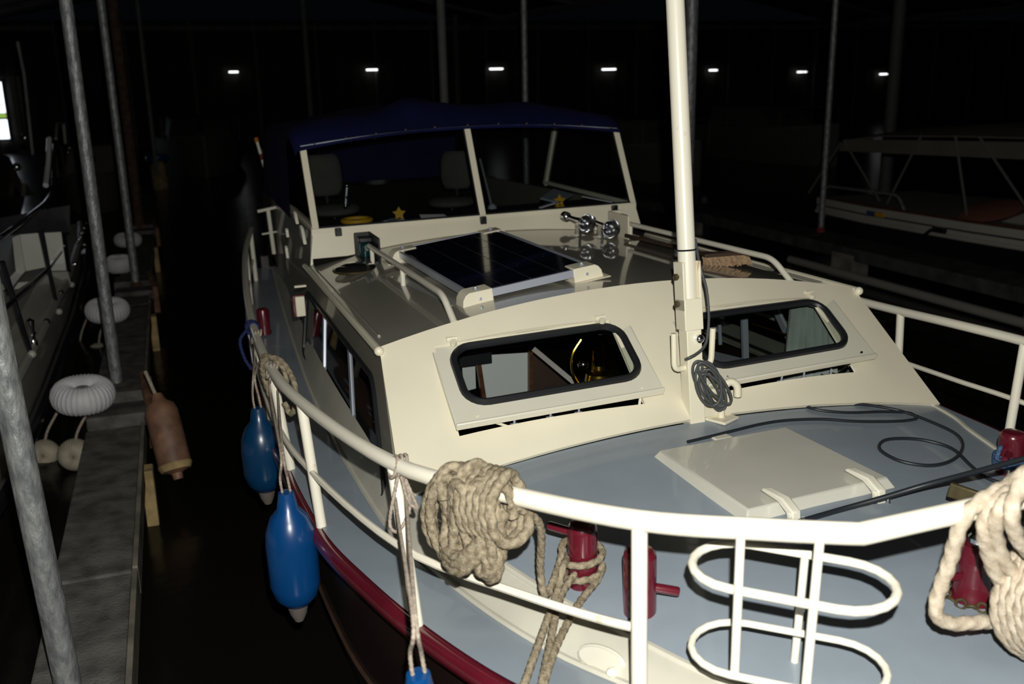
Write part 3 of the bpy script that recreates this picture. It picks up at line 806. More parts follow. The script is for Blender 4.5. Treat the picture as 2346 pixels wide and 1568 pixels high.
# white corner brackets and door catch on the starboard side wall
for px_, py_, w, h in ((681, 498, .07, .07), (697, 537, .09, .10), (661, 533, .03, .06), (660, 577, .035, .085)):
    q = bx(px_, py_, -1.19)
    MB().prism([q + V((0, -w, -h / 2)), q + V((0, w, -h / 2 * .3)), q + V((0, w * .6, h / 2)), q + V((0, -w * .2, h * .35))], (-0.02, 0, 0)).build('wall_bracket', 'rail', boat, bevel=0.003)
q = bx(688, 702, -1.30)
k = MB().box((-1.30, q.y, q.z), (0.055, 0.03, 0.12)); wb = k.build('step_box', 'cream', boat, bevel=0.005)
MB().box((-1.305, q.y + .02, q.z), (0.075, 0.02, 0.13)).build('step_back', 'maroon', wb, bevel=0.004)
MB().box((-1.29, q.y, q.z + .12), (0.07, 0.03, 0.012)).build('step_tread', 'cream', wb, bevel=0.003)
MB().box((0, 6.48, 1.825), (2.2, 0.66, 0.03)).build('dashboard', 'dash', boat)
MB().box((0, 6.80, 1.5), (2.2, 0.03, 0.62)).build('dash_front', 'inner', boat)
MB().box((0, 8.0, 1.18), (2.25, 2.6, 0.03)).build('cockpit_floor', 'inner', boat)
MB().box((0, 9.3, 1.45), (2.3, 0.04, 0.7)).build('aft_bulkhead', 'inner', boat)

# ---------------------------------------------------------------- navy canopy
secs = [(6.36, 2.365, 2.445, 1.13, 0), (6.44, 2.43, 2.475, 1.135, 0), (6.56, 2.475, 2.52, 1.14, .01), (6.72, 2.49, 2.575, 1.14, .02), (6.88, 2.47, 2.60, 1.14, .03), (7.15, 2.44, 2.585, 1.14, .0), (7.7, 2.42, 2.575, 1.14, .015), (8.4, 2.42, 2.57, 1.13, .01), (9.2, 2.32, 2.42, 1.10, 0)]
rows = []
for y, ze, zc, w, lump in secs:
    r = []
    for k in range(-14, 15):
        u = k / 14
        z = zc - (zc - ze) * abs(u) ** 2.2 + lump * math.exp(-((u + .27) / .12) ** 2) * 1.6 + lump * .6 * math.sin(9 * u + y * 5)
        r.append(V((u * w, y + (0.03 * (1 - u * u) if y < 6.5 else 0), z)))
    e = r[0]; f_ = r[-1]
    drop = 0.04 if y < 6.6 else (0.10 if y < 6.85 else e.z - 1.86)
    r = [V((-w - .03, e.y, e.z - drop)), V((-w - .018, e.y, e.z - drop * .5))] + r + [V((w + .018, f_.y, f_.z - min(drop, .1) * .5)), V((w + .03, f_.y, f_.z - min(drop, .1)))]
    rows.append(r)
cv = MB().grid(rows).build('canopy', 'canvas', boat, sharp=80)
m = MB().add([(-1.1, 9.2, 1.85), (.72, 9.2, 1.85), (.72, 9.2, 2.36), (0, 9.2, 2.42), (-1.1, 9.2, 2.32)], [(0, 1, 2, 3, 4)]).build('aft_curtain', 'canvas', cv)
MB().tube([rows[0][k] + V((0, -0.004, 0.0)) for k in range(2, 31)], 0.010, 6).build('hem', 'canvas', cv)
for px_, py_ in ((720, 337), (793, 325), (862, 316), (930, 307), (997, 298), (1072, 292), (1143, 291), (1207, 291), (1270, 292), (1332, 295), (1397, 301)):
    q = by(px_, py_, 6.38)
    u = max(-1, min(1, q.x / 1.13))
    z = 2.445 - .08 * abs(u) ** 2.2
    MB().lathe([(0.007, 0), (0.007, 0.004), (0.003, 0.007)], V((q.x, 6.355 + .03 * (1 - u * u), z + .018)), (0, -1, 0.6), 10).build('snap', 'bronze', cv)
# ---------------------------------------------------------------- bow and side rails
RP = [bz(1970, 1224, 1.77), bz(1740, 1213, 1.765), bz(1465, 1193, 1.745), bz(1185, 1138, 1.71), bz(900, 1062, 1.66), bz(690, 922, 1.605), bz(622, 846, 1.575)]
RP = [V((p.x, p.y, p.z)) for p in RP] + [V((-1.612, 4.9, 1.54)), V((-1.582, 5.8, 1.505)), V((-1.525, 6.8, 1.49)), V((-1.43, 8.0, 1.48)), V((-1.29, 9.2, 1.48))]
left = [RP[0]] + catmull(RP[0:], 6)[1:]
RPR = [V((-RP[0].x, RP[0].y, RP[0].z)), V((-RP[1].x, RP[1].y, RP[1].z)), V((-RP[2].x, RP[2].y, RP[2].z)), V((1.17, 2.17, 1.68)), V((1.40, 2.63, 1.615)), V((1.485, 3.06, 1.588)), V((1.508, 3.46, 1.566)),
       V((1.525, 3.87, 1.541)), V((1.53, 4.27, 1.525)), V((1.53, 5.1, 1.50)), V((1.50, 6.0, 1.48)), V((1.45, 7.0, 1.47)), V((1.37, 8.0, 1.47)), V((1.25, 9.2, 1.47))]
right = catmull(RPR, 6)
full = left[::-1] + right
rr_ = [.0222 + .0045 * max(0.0, min(1.0, (3.0 - p.y) / 1.2)) for p in full]
rl = MB().tube(full, rr_, 12).build('bow_rail', 'rail', boat)
def sheer_x(y): return min(So[6:], key=lambda q: abs(q[1] - y))[0]
post_l = [RP[2], RP[4], RP[5], RP[6], RP[7], RP[8], RP[9], RP[10], V((-1.31, 9.0, 1.48))]
post_r = [RPR[2], RPR[3], RPR[5], RPR[7], V((1.53, 4.75, 1.51)), V((1.515, 5.6, 1.49)), RPR[11], RPR[12], V((1.27, 9.0, 1.47))]
for s, path, posts in ((-1, left, post_l), (1, right, post_r)):
    low = []
    for p in path[12:]:
        sz = sheer_z(p.y); low.append(V((p.x, p.y, sz + (p.z - sz) * (.47 if s < 0 else .42))))
    MB().tube(low, 0.0118, 8).build('lower_rail', 'rail', boat)
    for p in posts:
        base = V((s * (sheer_x(p.y) - (0.012 if s < 0 else .05)), p.y - 0.02, sheer_z(p.y) + 0.02))
        if s < 0 and (p - RP[2]).length < .01: base = bz(1464, 1665, sheer_z(p.y) + .02)
        if s < 0 and (p - RP[5]).length < .01: base = bz(737, 1208, sheer_z(p.y) + .02)
        if s < 0 and (p - RP[4]).length < .01: base = bz(956, 1436, sheer_z(p.y) + .02)
        MB().tube([base, p], 0.0205, 10).build('stanchion', 'rail', boat)
# stern pushpit gate seen past the canopy
q0, q1, q2, q3 = by(590, 485, 8.6), by(638, 474, 8.6), by(614, 480, 8.6), by(628, 582, 8.6)
k = MB(); k.tube([q0, q1, by(630, 455, 8.6)], 0.014, 8); k.tube([q2, q3], 0.018, 8); k.tube([by(600, 537, 8.6), by(640, 530, 8.6)], 0.008, 6)
k.build('stern_gate', 'rail', boat)

# fender basket welded to the bow rail
def stadium(a, b, w, z, n=10):
    a, b = V((a[0], a[1], 0)), V((b[0], b[1], 0)); d = (b - a).normalized(); pr = V((-d.y, d.x, 0)); r = w / 2
    a2, b2 = a + d * r, b - d * r
    out = []
    for i in range(n + 1):
        t = -math.pi / 2 + math.pi * i / n; out.append(b2 + d * r * math.cos(t) + pr * r * math.sin(t))
    for i in range(n + 1):
        t = math.pi / 2 + math.pi * i / n; out.append(a2 + d * r * math.cos(t) + pr * r * math.sin(t))
    return [V((p.x, p.y, z)) for p in out]
e0, e1 = bz(1589, 1278, 1.60), bz(2056, 1362, 1.60)
d_ = V((e1.x - e0.x, e1.y - e0.y, 0)).normalized()
bk = MB().tube(stadium(e0, e1, .235, 1.60), 0.0115, 10, closed=True).build('fender_basket', 'rail', boat)
l0, l1 = bz(1586, 1465, 1.395), bz(2034, 1552, 1.395)
MB().tube(stadium(l0, l1, .235, 1.395), 0.0095, 10, closed=True).build('lower_hoop', 'rail', bk)
pv = [(bz(1697, 1228, 1.757), bz(1683, 1545, 1.395)), (bz(1878, 1240, 1.762), bz(1845, 1590, 1.395))]
for a, b in pv: MB().tube([a, b], 0.0108, 10).build('upright', 'rail', bk)
b_ = bz(1820, 1520, trunk_z(-.57, 1.8)); MB().tube([bz(1845, 1268, 1.60), b_], 0.0108, 10).build('upright', 'rail', bk)

# bollards, samson post
def bollard(px_, py_, h, r, pin, label=None, hx=.55):
    q = bz(px_, py_, 1.27)
    q = bz(px_, py_, trunk_z(q.x, q.y))
    k = MB().lathe([(r * 1.0, -0.02), (r, h * .86), (r * .96, h * .93), (r * .8, h * .98), (r * .4, h), (0, h)], q, (0, 0, 1), 24).build('bollard', 'maroon', boat)
    p = V(pin)
    MB().lathe([(0.014, 0), (0.014, r + .06), (0.011, r + .066), (0, r + .068)], q + V((0, 0, h * hx)), p, 12).build('pin', 'maroon', k)
    return q
bolA = bollard(1336, 1335, .205, .046, (-.75, .66, .15), hx=.78)
bolB = bollard(1466, 1400, .20, .048, (.86, -.5, -.12), hx=.42)
bolC = bollard(2312, 1085, .17, .048, (-.8, -.5, 0))
bolC2 = bollard(2420, 1120, .17, .048, (.8, .5, 0))
for px_, py_, yy in ((607, 765, 5.6), (625, 600, 7.6)):
    q = bz(px_, py_, sheer_z(yy) + .01)
    MB().lathe([(.05, 0), (.05, .02), (.045, .02), (.045, .17), (.038, .185), (0, .19)], q, n=18).build('side_bollard', 'maroon', boat)
    q.x = -1.49
q = bz(2226, 1372, 1.285)
sp_ = MB().lathe([(.062, 0), (.062, .012), (.054, .025), (.047, .08), (.044, .165), (.04, .175), (0, .178)], q, n=24).build('samson_post', 'maroon', boat)
MB().lathe([(.026, .172), (.026, .195), (.018, .205), (0, .208)], q, n=16).build('cap', 'chrome', sp_)
MB().tube([q + V((-.085, .02, .075)), q + V((.085, -.02, .075))], 0.013, 10).build('pin', 'maroon', sp_)
for i in range(16):
    a = 2 * math.pi * i / 16
    MB().torus(q + V((math.cos(a) * .072, math.sin(a) * .072, .012)), .014, .0045, (math.cos(a), math.sin(a), 1 if i % 2 else -1), 12, 6).build('chain_link', 'bronze', sp_)
w1, w2 = bz(2165, 1160, 1.40), bz(2200, 1140, 1.43)
k = MB().bar(w1 + V((0, -.02, 0)), w1 + V((.16, -.14, .0)), .02, .045); wl = k.build('windlass', 'bronze', boat, bevel=0.004)
MB().bar(w2 + V((-.02, .03, .02)), w2 + V((.12, -.16, -.02)), .018, .05).build('pawl', 'bronze', wl, bevel=0.004)
MB().box((w1 + w2) / 2 + V((.06, -.07, -.05)), (.10, .08, .1)).build('gear_case', 'bronze', wl, bevel=0.01)

# small fairlead on the coaming near the bow
q = bz(1378, 1510, 1.215)
e_ = V((.62, -.78, 0)); n_ = V((-.72, -.55, .42)).normalized(); u_ = n_.cross(e_).normalized()
ring = [q + e_ * .068 * math.cos(a) + u_ * .030 * math.sin(a) for a in [2 * math.pi * i / 20 for i in range(20)]]
k = MB(); k.prism(ring, n_ * .010); fl_ = k.build('fairlead', 'coaming', boat, bevel=0.002)
MB().tube(ring, .007, 8, closed=True).build('rim', 'coaming', fl_)
MB().lathe([(.014, 0), (.014, .035), (.009, .042)], q + e_ * .05 - u_ * .02, n_, 12).build('stud', 'rail', fl_)

# foredeck hatch
zt_ = 1.378
H4 = [bz(1511.6, 1032, zt_ + .004), bz(1800, 978, zt_ + .004), bz(2033, 1093, zt_ - .014), bz(1714, 1168, zt_ - .014)]
hc = sum(H4, V()) / 4
out4 = [hc + (p - hc) * 1.085 + V((0, 0, -0.040)) for p in H4]
k = MB().hexa(out4 + H4)
hat = k.build('deck_hatch', 'decklid', boat, bevel=0.006)
base4 = [hc + (p - hc) * 1.0 + V((0, 0, -0.085)) for p in H4]
MB().hexa(base4 + [p + V((0, 0, .05)) for p in base4]).build('hatch_collar', 'deck', hat)
dn = ((H4[3] - H4[0]) + (H4[2] - H4[1])).normalized(); dx = ((H4[1] - H4[0]) + (H4[2] - H4[3])).normalized(); dz_ = V((0, 0, 1))
for px_, py_ in ((1790, 1160), (1985, 1112)):
    q = bz(px_, py_, zt_ - .01)
    k = MB()
    k.prism([q - dn * .115 + dz_ * .008, q - dn * .10 + dz_ * .022, q + dn * .0 + dz_ * .026, q + dn * .055 + dz_ * .0, q + dn * .06 - dz_ * .07, q + dn * .035 - dz_ * .07, q + dn * .02 - dz_ * .015, q - dn * .02 + dz_ * .004], dx * .036)
    hg = k.build('hatch_hinge', 'hatch', hat, bevel=0.006)
    MB().lathe([(.012, 0), (.012, .006), (0, .01)], q + dn * .045 + dx * .0 - dz_ * .012, -dx, 12).build('hinge_pin', 'rail', hg)
    MB().tube([q + dn * .06 + dx * .04 - dz_ * .02, q + dn * .075 + dx * .04 - dz_ * .085], .006, 6).build('split_pin', 'chrome', hg)
q = bz(1652, 1003, 1.365)
MB().box(q, (.075, .05, .012), (dx, dn, dz_)).build('hatch_latch', 'hatch', hat, bevel=0.004)

# ---------------------------------------------------------------- mast in its tabernacle
mb0 = V((0.0, 3.30, trunk_z(0, 3.30) - .01))
ms_lean = V((0, .205, 1.72)).normalized()                   # rake
def mp(t): return mb0 + ms_lean * t
XX = V((1, 0, 0)); YY = ms_lean.cross(XX).normalized()
mast = MB().box(mp(.22), (.068, .068, .46), (XX, -YY, ms_lean)).build('mast_tabernacle', 'cream', boat, bevel=0.003)
MB().box(mp(.455), (.084, .080, .13), (XX, -YY, ms_lean)).build('sleeve', 'cream', mast, bevel=0.004)
for s in (-1, 1):
    MB().box(mp(.57) + XX * s * .036, (.012, .078, .20), (XX, -YY, ms_lean)).build('cheek_plate', 'cream' if s < 0 else 'rustcream', mast, bevel=0.003)
for t_ in (.50, .61):
    MB().tube([mp(t_) - XX * .062, mp(t_) + XX * .055], .008, 8).build('bolt', 'bronze', mast)
    MB().lathe([(.014, 0), (.014, .012), (.008, .016)], mp(t_) - XX * .048, -XX, 8).build('nut', 'bronze', mast)
MB().tube([mp(.50), mp(1.86)], .0365, 20).build('mast_tube', 'rail', mast)
MB().torus(mp(.715), .0375, .004, ms_lean, 24, 6).build('strap', 'cable', mast)
q = mp(.36) + V((.018, -.04, 0))
MB().lathe([(.018, -.01), (.018, .012), (.010, .02), (0, .022)], q, -YY * -1 if YY.y < 0 else V((0, -1, .1)), 12).build('wing_nut', 'chrome', mast)
for s in (-1, 1):   # L-shaped cleat horns either side
    a = mp(.235) + XX * s * .03
    MB().tube(bend([a, a + XX * s * .055 + V((0, -.01, 0)), a + XX * s * .06 + V((0, -.01, .155))], .035), .0125, 10).build('horn_hook', 'cream', mast)
# deck fitting beside the mast: base plate, stem, curved horn
q = bz(1652, 962, trunk_z(.1, 3.25))
q = V((q.x, q.y, trunk_z(q.x, q.y)))
k = MB().box(q + V((0, 0, .006)), (.105, .105, .012), (V((.9, .43, 0)), V((-.43, .9, 0)), V((0, 0, 1))))
dp = k.build('deck_cleat', 'cream', boat, bevel=0.003)
MB().tube([q, q + V((0, 0, .11))], .0155, 12).build('stem', 'cream', dp)
MB().tube(bend([q + V((0, 0, .09)), q + V((.005, 0, .135)), q + V((.035, 0, .165)), q + V((.068, -.01, .145)), q + V((.07, -.01, .095))], .03), .0165, 10).build('horn', 'cream', dp)
MB().tube(bend([q + V((.0, 0, .115)), q + V((-.045, 0, .135)), q + V((-.08, -.005, .115))], .03), .013, 10).build('horn', 'cream', dp)

# ================================================================== inside the cabin (parts of the boat)
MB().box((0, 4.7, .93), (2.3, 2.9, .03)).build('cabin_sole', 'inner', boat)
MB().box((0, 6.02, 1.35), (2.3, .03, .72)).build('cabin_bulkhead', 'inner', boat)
bh = MB().box((-.50, 4.55, 1.25), (.05, .03, .75)).build('bulkhead_frame', 'wood', boat, bevel=0.003)
a, b, c, d = by(1100, 815, 4.52), by(1212, 808, 4.52), by(1212, 915, 4.52), by(1110, 930, 4.52)
MB().add([d, c, b, a], [(0, 1, 2, 3)]).build('white_panel', 'paper', bh, solid=.006)
a, b, c, d = by(1058, 838, 4.6), by(1088, 833, 4.6), by(1090, 890, 4.6), by(1064, 897, 4.6)
MB().add([d, c, b, a], [(0, 1, 2, 3)]).build('white_panel', 'paper', bh, solid=.006)
MB().bar(by(1094, 820, 4.5), by(1112, 940, 4.5), .022, .03, up=(0, 1, 0)).build('wood_edge', 'wood', bh)
MB().bar(by(1215, 805, 4.5), by(1215, 920, 4.5), .02, .03, up=(0, 1, 0)).build('wood_edge', 'wood', bh)
a, b, c, d = by(1220, 812, 4.55), by(1330, 905, 4.55), by(1330, 925, 4.55), by(1220, 915, 4.55)
MB().add([d, c, b, a], [(0, 1, 2, 3)]).build('cupboard_side', 'darkwood', bh, solid=.01)
MB().bar(by(1222, 800, 4.45), by(1330, 890, 4.30), .025, .05, up=(0, -1, 0)).build('stair_rail', 'wood', bh)
MB().box(by(1088, 822, 4.45), (.17, .03, .06)).build('black_shelf', 'black', bh)
MB().box((-1.0, 5.0, 1.12), (.3, 1.4, .03)).build('settee', 'wood', boat)
MB().bar(by(1705, 730, 4.5), by(1708, 830, 4.5), .035, .02, up=(0, 1, 0)).build('white_door_post', 'alu', boat)
MB().bar(by(1648, 745, 4.6), by(1650, 790, 4.6), .018, .01, up=(0, 1, 0)).build('door_slit', 'alu', boat)
MB().tube([by(1722, 742, 4.4), by(1805, 768, 4.2)], .005, 6).build('curtain_wire', 'brass', boat)
MB().bar(by(1620, 815, 4.0), by(1700, 835, 3.9), .16, .012).build('galley_top', 'greypaper', boat)

def rope_thing(name, label, cat, base, strands, r, mat, group=None, part='strand', smooth=6, plain=False, pitch=None, n=8):
    """a line made of one or more strands, in boat coordinates"""
    t = thing(name, label, cat, base, group, boat=True)
    for st in strands:
        k = LMB(base)
        if plain: k.tube(catmull(st, smooth) if smooth else st, r, n)
        else: k.rope(st, r, smooth=smooth, pitch=pitch)
        k.build(part, mat, t, sharp=70)
    return t

# ---------------------------------------------------------------- things inside the boat
# oil lamp behind the left window
q = by(1372, 872, 3.98)
t = thing('oil_lamp', 'brass oil lamp with amber shade hanging behind the left front window', 'lamp', q, boat=True)
MB().lathe([(.05, -.03), (.055, 0), (.05, .03), (.022, .045), (.02, .06)], (0, 0, 0), n=20).build('tank', 'brass', t)
t.scale = (1.25, 1.25, 1.25)
MB().lathe([(.018, .06), (.024, .09), (.018, .13), (.016, .15)], (0, 0, 0), n=16).build('chimney', 'amber', t)
MB().lathe([(.10, .10), (.085, .145), (.04, .175), (.025, .18)], (0, 0, 0), n=24).build('shade', 'amber', t)
MB().tube(catmull([(-.05, 0, -.02), (-.085, 0, .0), (-.11, 0, .06), (-.105, 0, .12), (-.07, 0, .17)], 5), .005, 6).build('gimbal_ring', 'brass', t)
MB().tube([(-.03, 0, .02), (-.022, 0, .12)], .004, 6).build('gimbal_arm', 'brass', t)
MB().ball((-.068, -.01, .075), .022).build('reflector', 'chrome', t)
# pleated curtain behind the right window
t = thing('curtain', 'grey-green pleated curtain gathered behind the right front window', 'curtain', by(1850, 835, 3.95), boat=True)
k = MB(); rows = []
pt = [by(1815, 700, 3.95), by(1905, 690, 3.95)]; pb = [by(1800, 880, 3.72), by(1915, 850, 3.72)]
base = V(by(1850, 835, 3.95))
for j in range(9):
    v = j / 8
    a, b = pt[0].lerp(pb[0], v), pt[1].lerp(pb[1], v)
    rows.append([a.lerp(b, i / 40) + V((0, .032 * math.sin(i / 40 * 2 * math.pi * 6 + .6 * v), 0)) - base for i in range(41)])
k.grid(rows).build('pleats', 'curtain', t, solid=.003)
k = MB().tube([pt[0] - base + V((-.02, 0, .01)), pt[1] - base + V((.02, 0, .01))], .006, 8).build('curtain_rod', 'brass', t)

# helm chairs
def helm_chair(px, py, y, label, w, turn):
    s = by(px, py, y)                       # seat centre
    base = V((s.x, s.y, 1.20))
    t = thing('helm_chair', label, 'chair', base, 'helm chairs in the wheelhouse', boat=True)
    t.rotation_euler = (0, HEEL, turn)
    h = s.z - 1.20
    MB().lathe([(.16, h - .035), (.19, h - .02), (.195, h + .01), (.17, h + .03), (0, h + .038)], (0, 0, 0), n=28).build('seat', 'chair', t)
    k = MB(); rows = []
    for j in range(9):
        v = j / 8; z = h + .09 + .31 * v
        ww = .148 * (1 - .25 * abs(2 * v - 1) ** 4)
        rows.append([V((ww * math.sin(a), .19 - .05 * math.cos(a) + .04 * v, z)) for a in [(-1.25 + 2.5 * i / 10) for i in range(11)]])
    bk_ = k.grid(rows).build('backrest', 'chair', t); sm_ = bk_.modifiers.new('solid', 'SOLIDIFY'); sm_.thickness = .05
    MB().bar((0, .19, h - .02), (0, .20, h + .22), .05, .02, up=(1, 0, 0)).build('back_bracket', 'black', t)
    MB().tube([(0, 0, 0), (0, 0, h - .02)], .035, 14).build('pedestal', 'chrome', t)
    MB().lathe([(.17, 0), (.17, .015), (.06, .04)], (0, 0, 0), n=24).build('foot', 'black', t)
    return t
helm_chair(765, 480, 7.35, 'grey upholstered helm chair behind the left windscreen pane', .2, .12)
helm_chair(1035, 462, 7.75, 'grey upholstered helm chair behind the windscreen\'s centre post', .2, -.55)
# things on the dashboard
q = by(817, 500, 6.55); q.z = 1.842
t = thing('plastic_ring', 'yellow plastic ring lying on the dashboard by the left helm chair', 'ring', q, boat=True)
MB().torus((0, 0, .016), .095, .016, n=32, m=10).build('ring_rim', 'yellow', t)
MB().lathe([(.085, .002), (.08, .012), (.03, .016), (0, .018)], (0, 0, 0), n=24).build('dark_centre', 'dash', t)
def toy(px, py, y, label):
    q = by(px, py, y); q.z = 1.842
    t = thing('yellow_toy', label, 'toy', q, 'yellow star-shaped toys on the dashboard', boat=True)
    k = MB()
    star = []
    for i in range(10):
        r = .05 if i % 2 == 0 else .026; a = math.pi / 2 + math.pi * i / 5
        star.append(V((r * math.cos(a), 0, .05 + r * math.sin(a))))
    k.prism(star, (0, .025, .0)); k.build('star', 'yellow', t, bevel=0.004, smooth=False)
    MB().box((0, .012, .008), (.06, .04, .016)).build('foot', 'yellow', t, bevel=0.003)
toy(915, 492, 6.45, 'yellow star-shaped toy standing mid-dashboard behind the left pane')
toy(1283, 463, 6.45, 'yellow star-shaped toy on the dashboard beside the grey book, right pane')
q = by(900, 500, 6.40); q.z = 1.842
t = thing('cloth', 'folded pale blue cloth lying on the dashboard under the left toy', 'cloth', q, boat=True)
rows = [[V((x, y_, .012 + .006 * math.sin(50 * x + 30 * y_))) for x in (-.07, -.045, -.02, 0, .02, .045, .07)] for y_ in (-.04, -.02, 0, .02, .04)]
MB().grid(rows).build('folded_cloth', 'greypaper', t, solid=.016)
q = by(994, 494, 6.42); q.z = 1.842
t = thing('paper_sheet', 'long white paper lying on the dashboard left of the centre post', 'paper', q, boat=True)
MB().add([(-.09, -.02, .004), (.10, -.005, .004), (.08, .04, .02), (-.09, .05, .03)], [(0, 1, 2, 3)]).build('sheet', 'paper', t, solid=.003)
a = [by(1238, 455, 6.55), by(1268, 434, 6.75), by(1312, 447, 6.62), by(1280, 465, 6.42)]
base = V((sum(p.x for p in a) / 4, 6.58, 1.842))
t = thing('book', 'grey book propped open on the dashboard behind the right pane', 'book', base, boat=True)
MB().add([p - base for p in a], [(0, 1, 2, 3)]).build('cover', 'greypaper', t, solid=.012)
MB().bar((-.02, .05, 0), (-.02, .08, .06), .1, .004).build('stand', 'dash', t)
MB().bar(by(1237, 476, 6.40) - base, by(1270, 466, 6.45) - base, .02, .01).build('page_edge', 'paper', t)
q0, q1 = by(1334, 450, 6.5), by(1403, 463, 6.35)
t = thing('pilot_rule', 'pale ruler lying on the dashboard at the right windscreen corner', 'ruler', q0, boat=True)
MB().bar((0, 0, 0), q1 - q0, .03, .006).build('blade', 'paper', t); MB().bar((0.005, 0.02, .004), q1 - q0 + V((0, .02, .004)), .004, .004).build('scale_line', 'dash', t)
a, b = by(1100, 365, 7.2), by(1128, 478, 6.7)
t = thing('boat_hook', 'thin pale boat hook leaning behind the windscreen\'s centre post', 'pole', b, boat=True)
MB().tube([(0, 0, 0), a - b], .008, 8).build('shaft', 'greypaper', t); MB().lathe([(.035, 0), (.03, .02), (.012, .035)], (0, 0, 0), n=12).build('foot', 'greypaper', t)
q = by(793, 450, 6.9)
t = thing('grab_handle', 'shiny chrome grab handle by the left helm chair', 'handle', q, boat=True)
MB().tube([(.012, 0, .075), (-.01, 0, -.07)], .009, 10).build('bar', 'alu', t)  # chrome bar in paler metal, its flash glint put into the colour
for s in (.075, -.07): MB().ball((.012 if s > 0 else -.01, 0, s), .015).build('end', 'chrome', t)
MB().tube([(0, 0, 0), (0, -.12, -.05)], .006, 6).build('stalk', 'black', t)
# ensign on a leaning staff at the stern
a, b = by(628, 460, 9.55), by(588, 322, 9.75)
t = thing('ensign', 'red, white and blue flag hanging on an orange-tipped staff at the stern', 'flag', a, boat=True)
d = b - a
MB().tube([(0, 0, 0), d], .014, 10).build('staff', 'rail', t); MB().tube([d * .97, d * 1.04], .02, 10).build('finial', 'orange', t)
def flagstrip(name, mat, u0, u1):
    rows = []
    for j in range(13):
        v = j / 12
        p = d * (.95 - .85 * v)
        rows.append([p + V((.005 + (.05 + .06 * v) * u, .05 * math.sin(5 * u + 3 * v), -.10 * u - .04 * u * v)) for u in (u0, (u0 + u1) / 2, u1)])
    MB().grid(rows).build(name, mat, t, solid=.003)
flagstrip('red_stripe', 'red', .0, .45); flagstrip('white_stripe', 'white', .45, .9); flagstrip('blue_stripe', 'blue', .9, 1.5)
for v in (.28, .5, .72): MB().tube([d * (v - .05), d * (v + .05)], .0155, 8).build('red_band', 'red', t)

# ---------------------------------------------------------------- deck brush on the roof edge
h0, h1 = V((.80, 4.60, roof_z(.80, 4.60) + .035)), V((.76, 5.50, roof_z(.76, 5.50) + .03))
hd = V((.80, 4.40, roof_z(.80, 4.40)))
t = thing('deck_brush', 'deck brush with tan bristles and dark handle lying on the right roof edge', 'brush', hd, boat=True)
e = V((-.93, -.30, .06)).normalized() * -1
MB().tube([h0 - hd, h1 - hd], .012, 10).build('handle', 'darkwood', t)
dirb = V((.86, -.5, -.05)).normalized(); nb = V((-.3, -.55, -.35)).normalized()
k = MB().box((.015, 0.02, .055), (.24, .055, .03), (V((1, -.15, 0)).normalized(), V((.15, 1, 0)).normalized(), V((0, 0, 1))))
k.build('head', 'darkwood', t, bevel=0.008)
k = MB()
for i in range(26):
    for j in range(7):
        b = V((-.105 + .24 * i / 25, .04 - .05 * j / 6 - .015 * (i / 25), .05))
        tip = b + V((random.uniform(-.012, .02), -.025 + random.uniform(-.012, .012) - .012 * j / 6, -.045 + random.uniform(-.004, .004)))
        k.tube([b, tip], .0034, 4, caps=False)
o = k.build('bristles', 'bristle', t); o['kind'] = 'stuff'
MB().tube([V((.0, .06, .05)), h0 - hd], .016, 10).build('socket', 'darkwood', t)

# ---------------------------------------------------------------- tan rope hank on the port-side... tied round the bow rail
rc_ = bz(1110, 1115, 1.705)                      # on the rail
e1 = (bz(1230, 1142, 1.715) - bz(1000, 1088, 1.68)).normalized()
e2 = V((0, 0, 1)); e3 = e1.cross(e2); e3 = e3 if e3.y < 0 else -e3
def hk(a, b, c): return rc_ + e1 * (a * .84 + .016) + e2 * b + e3 * c
t = thing('rope_hank', 'thick tan rope hank tied in a bundle over the bow rail', 'rope', rc_, boat=True)
def R_(pts, r=.0155, closed=False, nm='turn'):
    k = LMB(rc_); k.rope(pts, r, closed=closed); k.build(nm, 'rope', t, sharp=70)
for i in range(9):       # long hanging loops
    f = i / 8
    c = -.05 + .12 * (f - .5) * 1.6; w = .075 + .02 * math.sin(i * 2.1); tilt = (-.35 + .6 * f)
    dep = .03 + .028 * (i % 3)
    pts = []
    for j in range(12):
        a = 2 * math.pi * j / 12
        u, v = w * math.cos(a), .125 * math.sin(a) - .085
        pts.append(hk(c + u * math.cos(tilt) - v * math.sin(tilt) * .45, v + u * .3 * math.sin(tilt), dep + .012 * math.sin(2 * a + i)))
    R_(pts, closed=True)
for i in range(6):       # frapping turns round the rail and the loops
    x = -.035 + .028 * i
    sl = .05
    pts = [hk(x - sl * .4, .042, -.02), hk(x, .055, .03), hk(x + sl * .3, .01, .098), hk(x + sl * .7, -.07, .105), hk(x + sl, -.115, .06), hk(x + sl, -.10, -.01), hk(x, -.03, -.045)]
    R_(pts, closed=True, nm='frapping')
R_([hk(-.115, -.10, .05), hk(-.135, .0, .07), hk(-.125, .05, .05), hk(-.10, .045, .01), hk(-.095, -.02, -.01), hk(-.09, -.10, .0)], nm='ear')
R_([hk(-.10, -.02, .09), hk(-.12, .04, .08), hk(-.10, .065, .05), hk(-.075, .03, .03), hk(-.08, -.05, .02)], nm='ear')
R_([hk(-.06, -.01, .08), hk(-.045, .055, .06), hk(-.025, .075, .03), hk(-.005, .05, .0), hk(-.01, -.03, -.01)], nm='ear')
R_([hk(.01, .02, .09), hk(.04, .045, .06), hk(.085, .03, .03), hk(.12, .0, .02), hk(.125, -.06, .02)], nm='ear')
for i in range(3):
    y0 = -.12 - .022 * i
    R_([hk(-.125, -.10 - .02 * i, .06), hk(-.11, y0 - .03, .09), hk(-.02, y0 - .045, .115), hk(.055, y0 + .0, .11), hk(.105, y0 + .06, .085), hk(.125, -.03, .05)], nm='lower_turn')
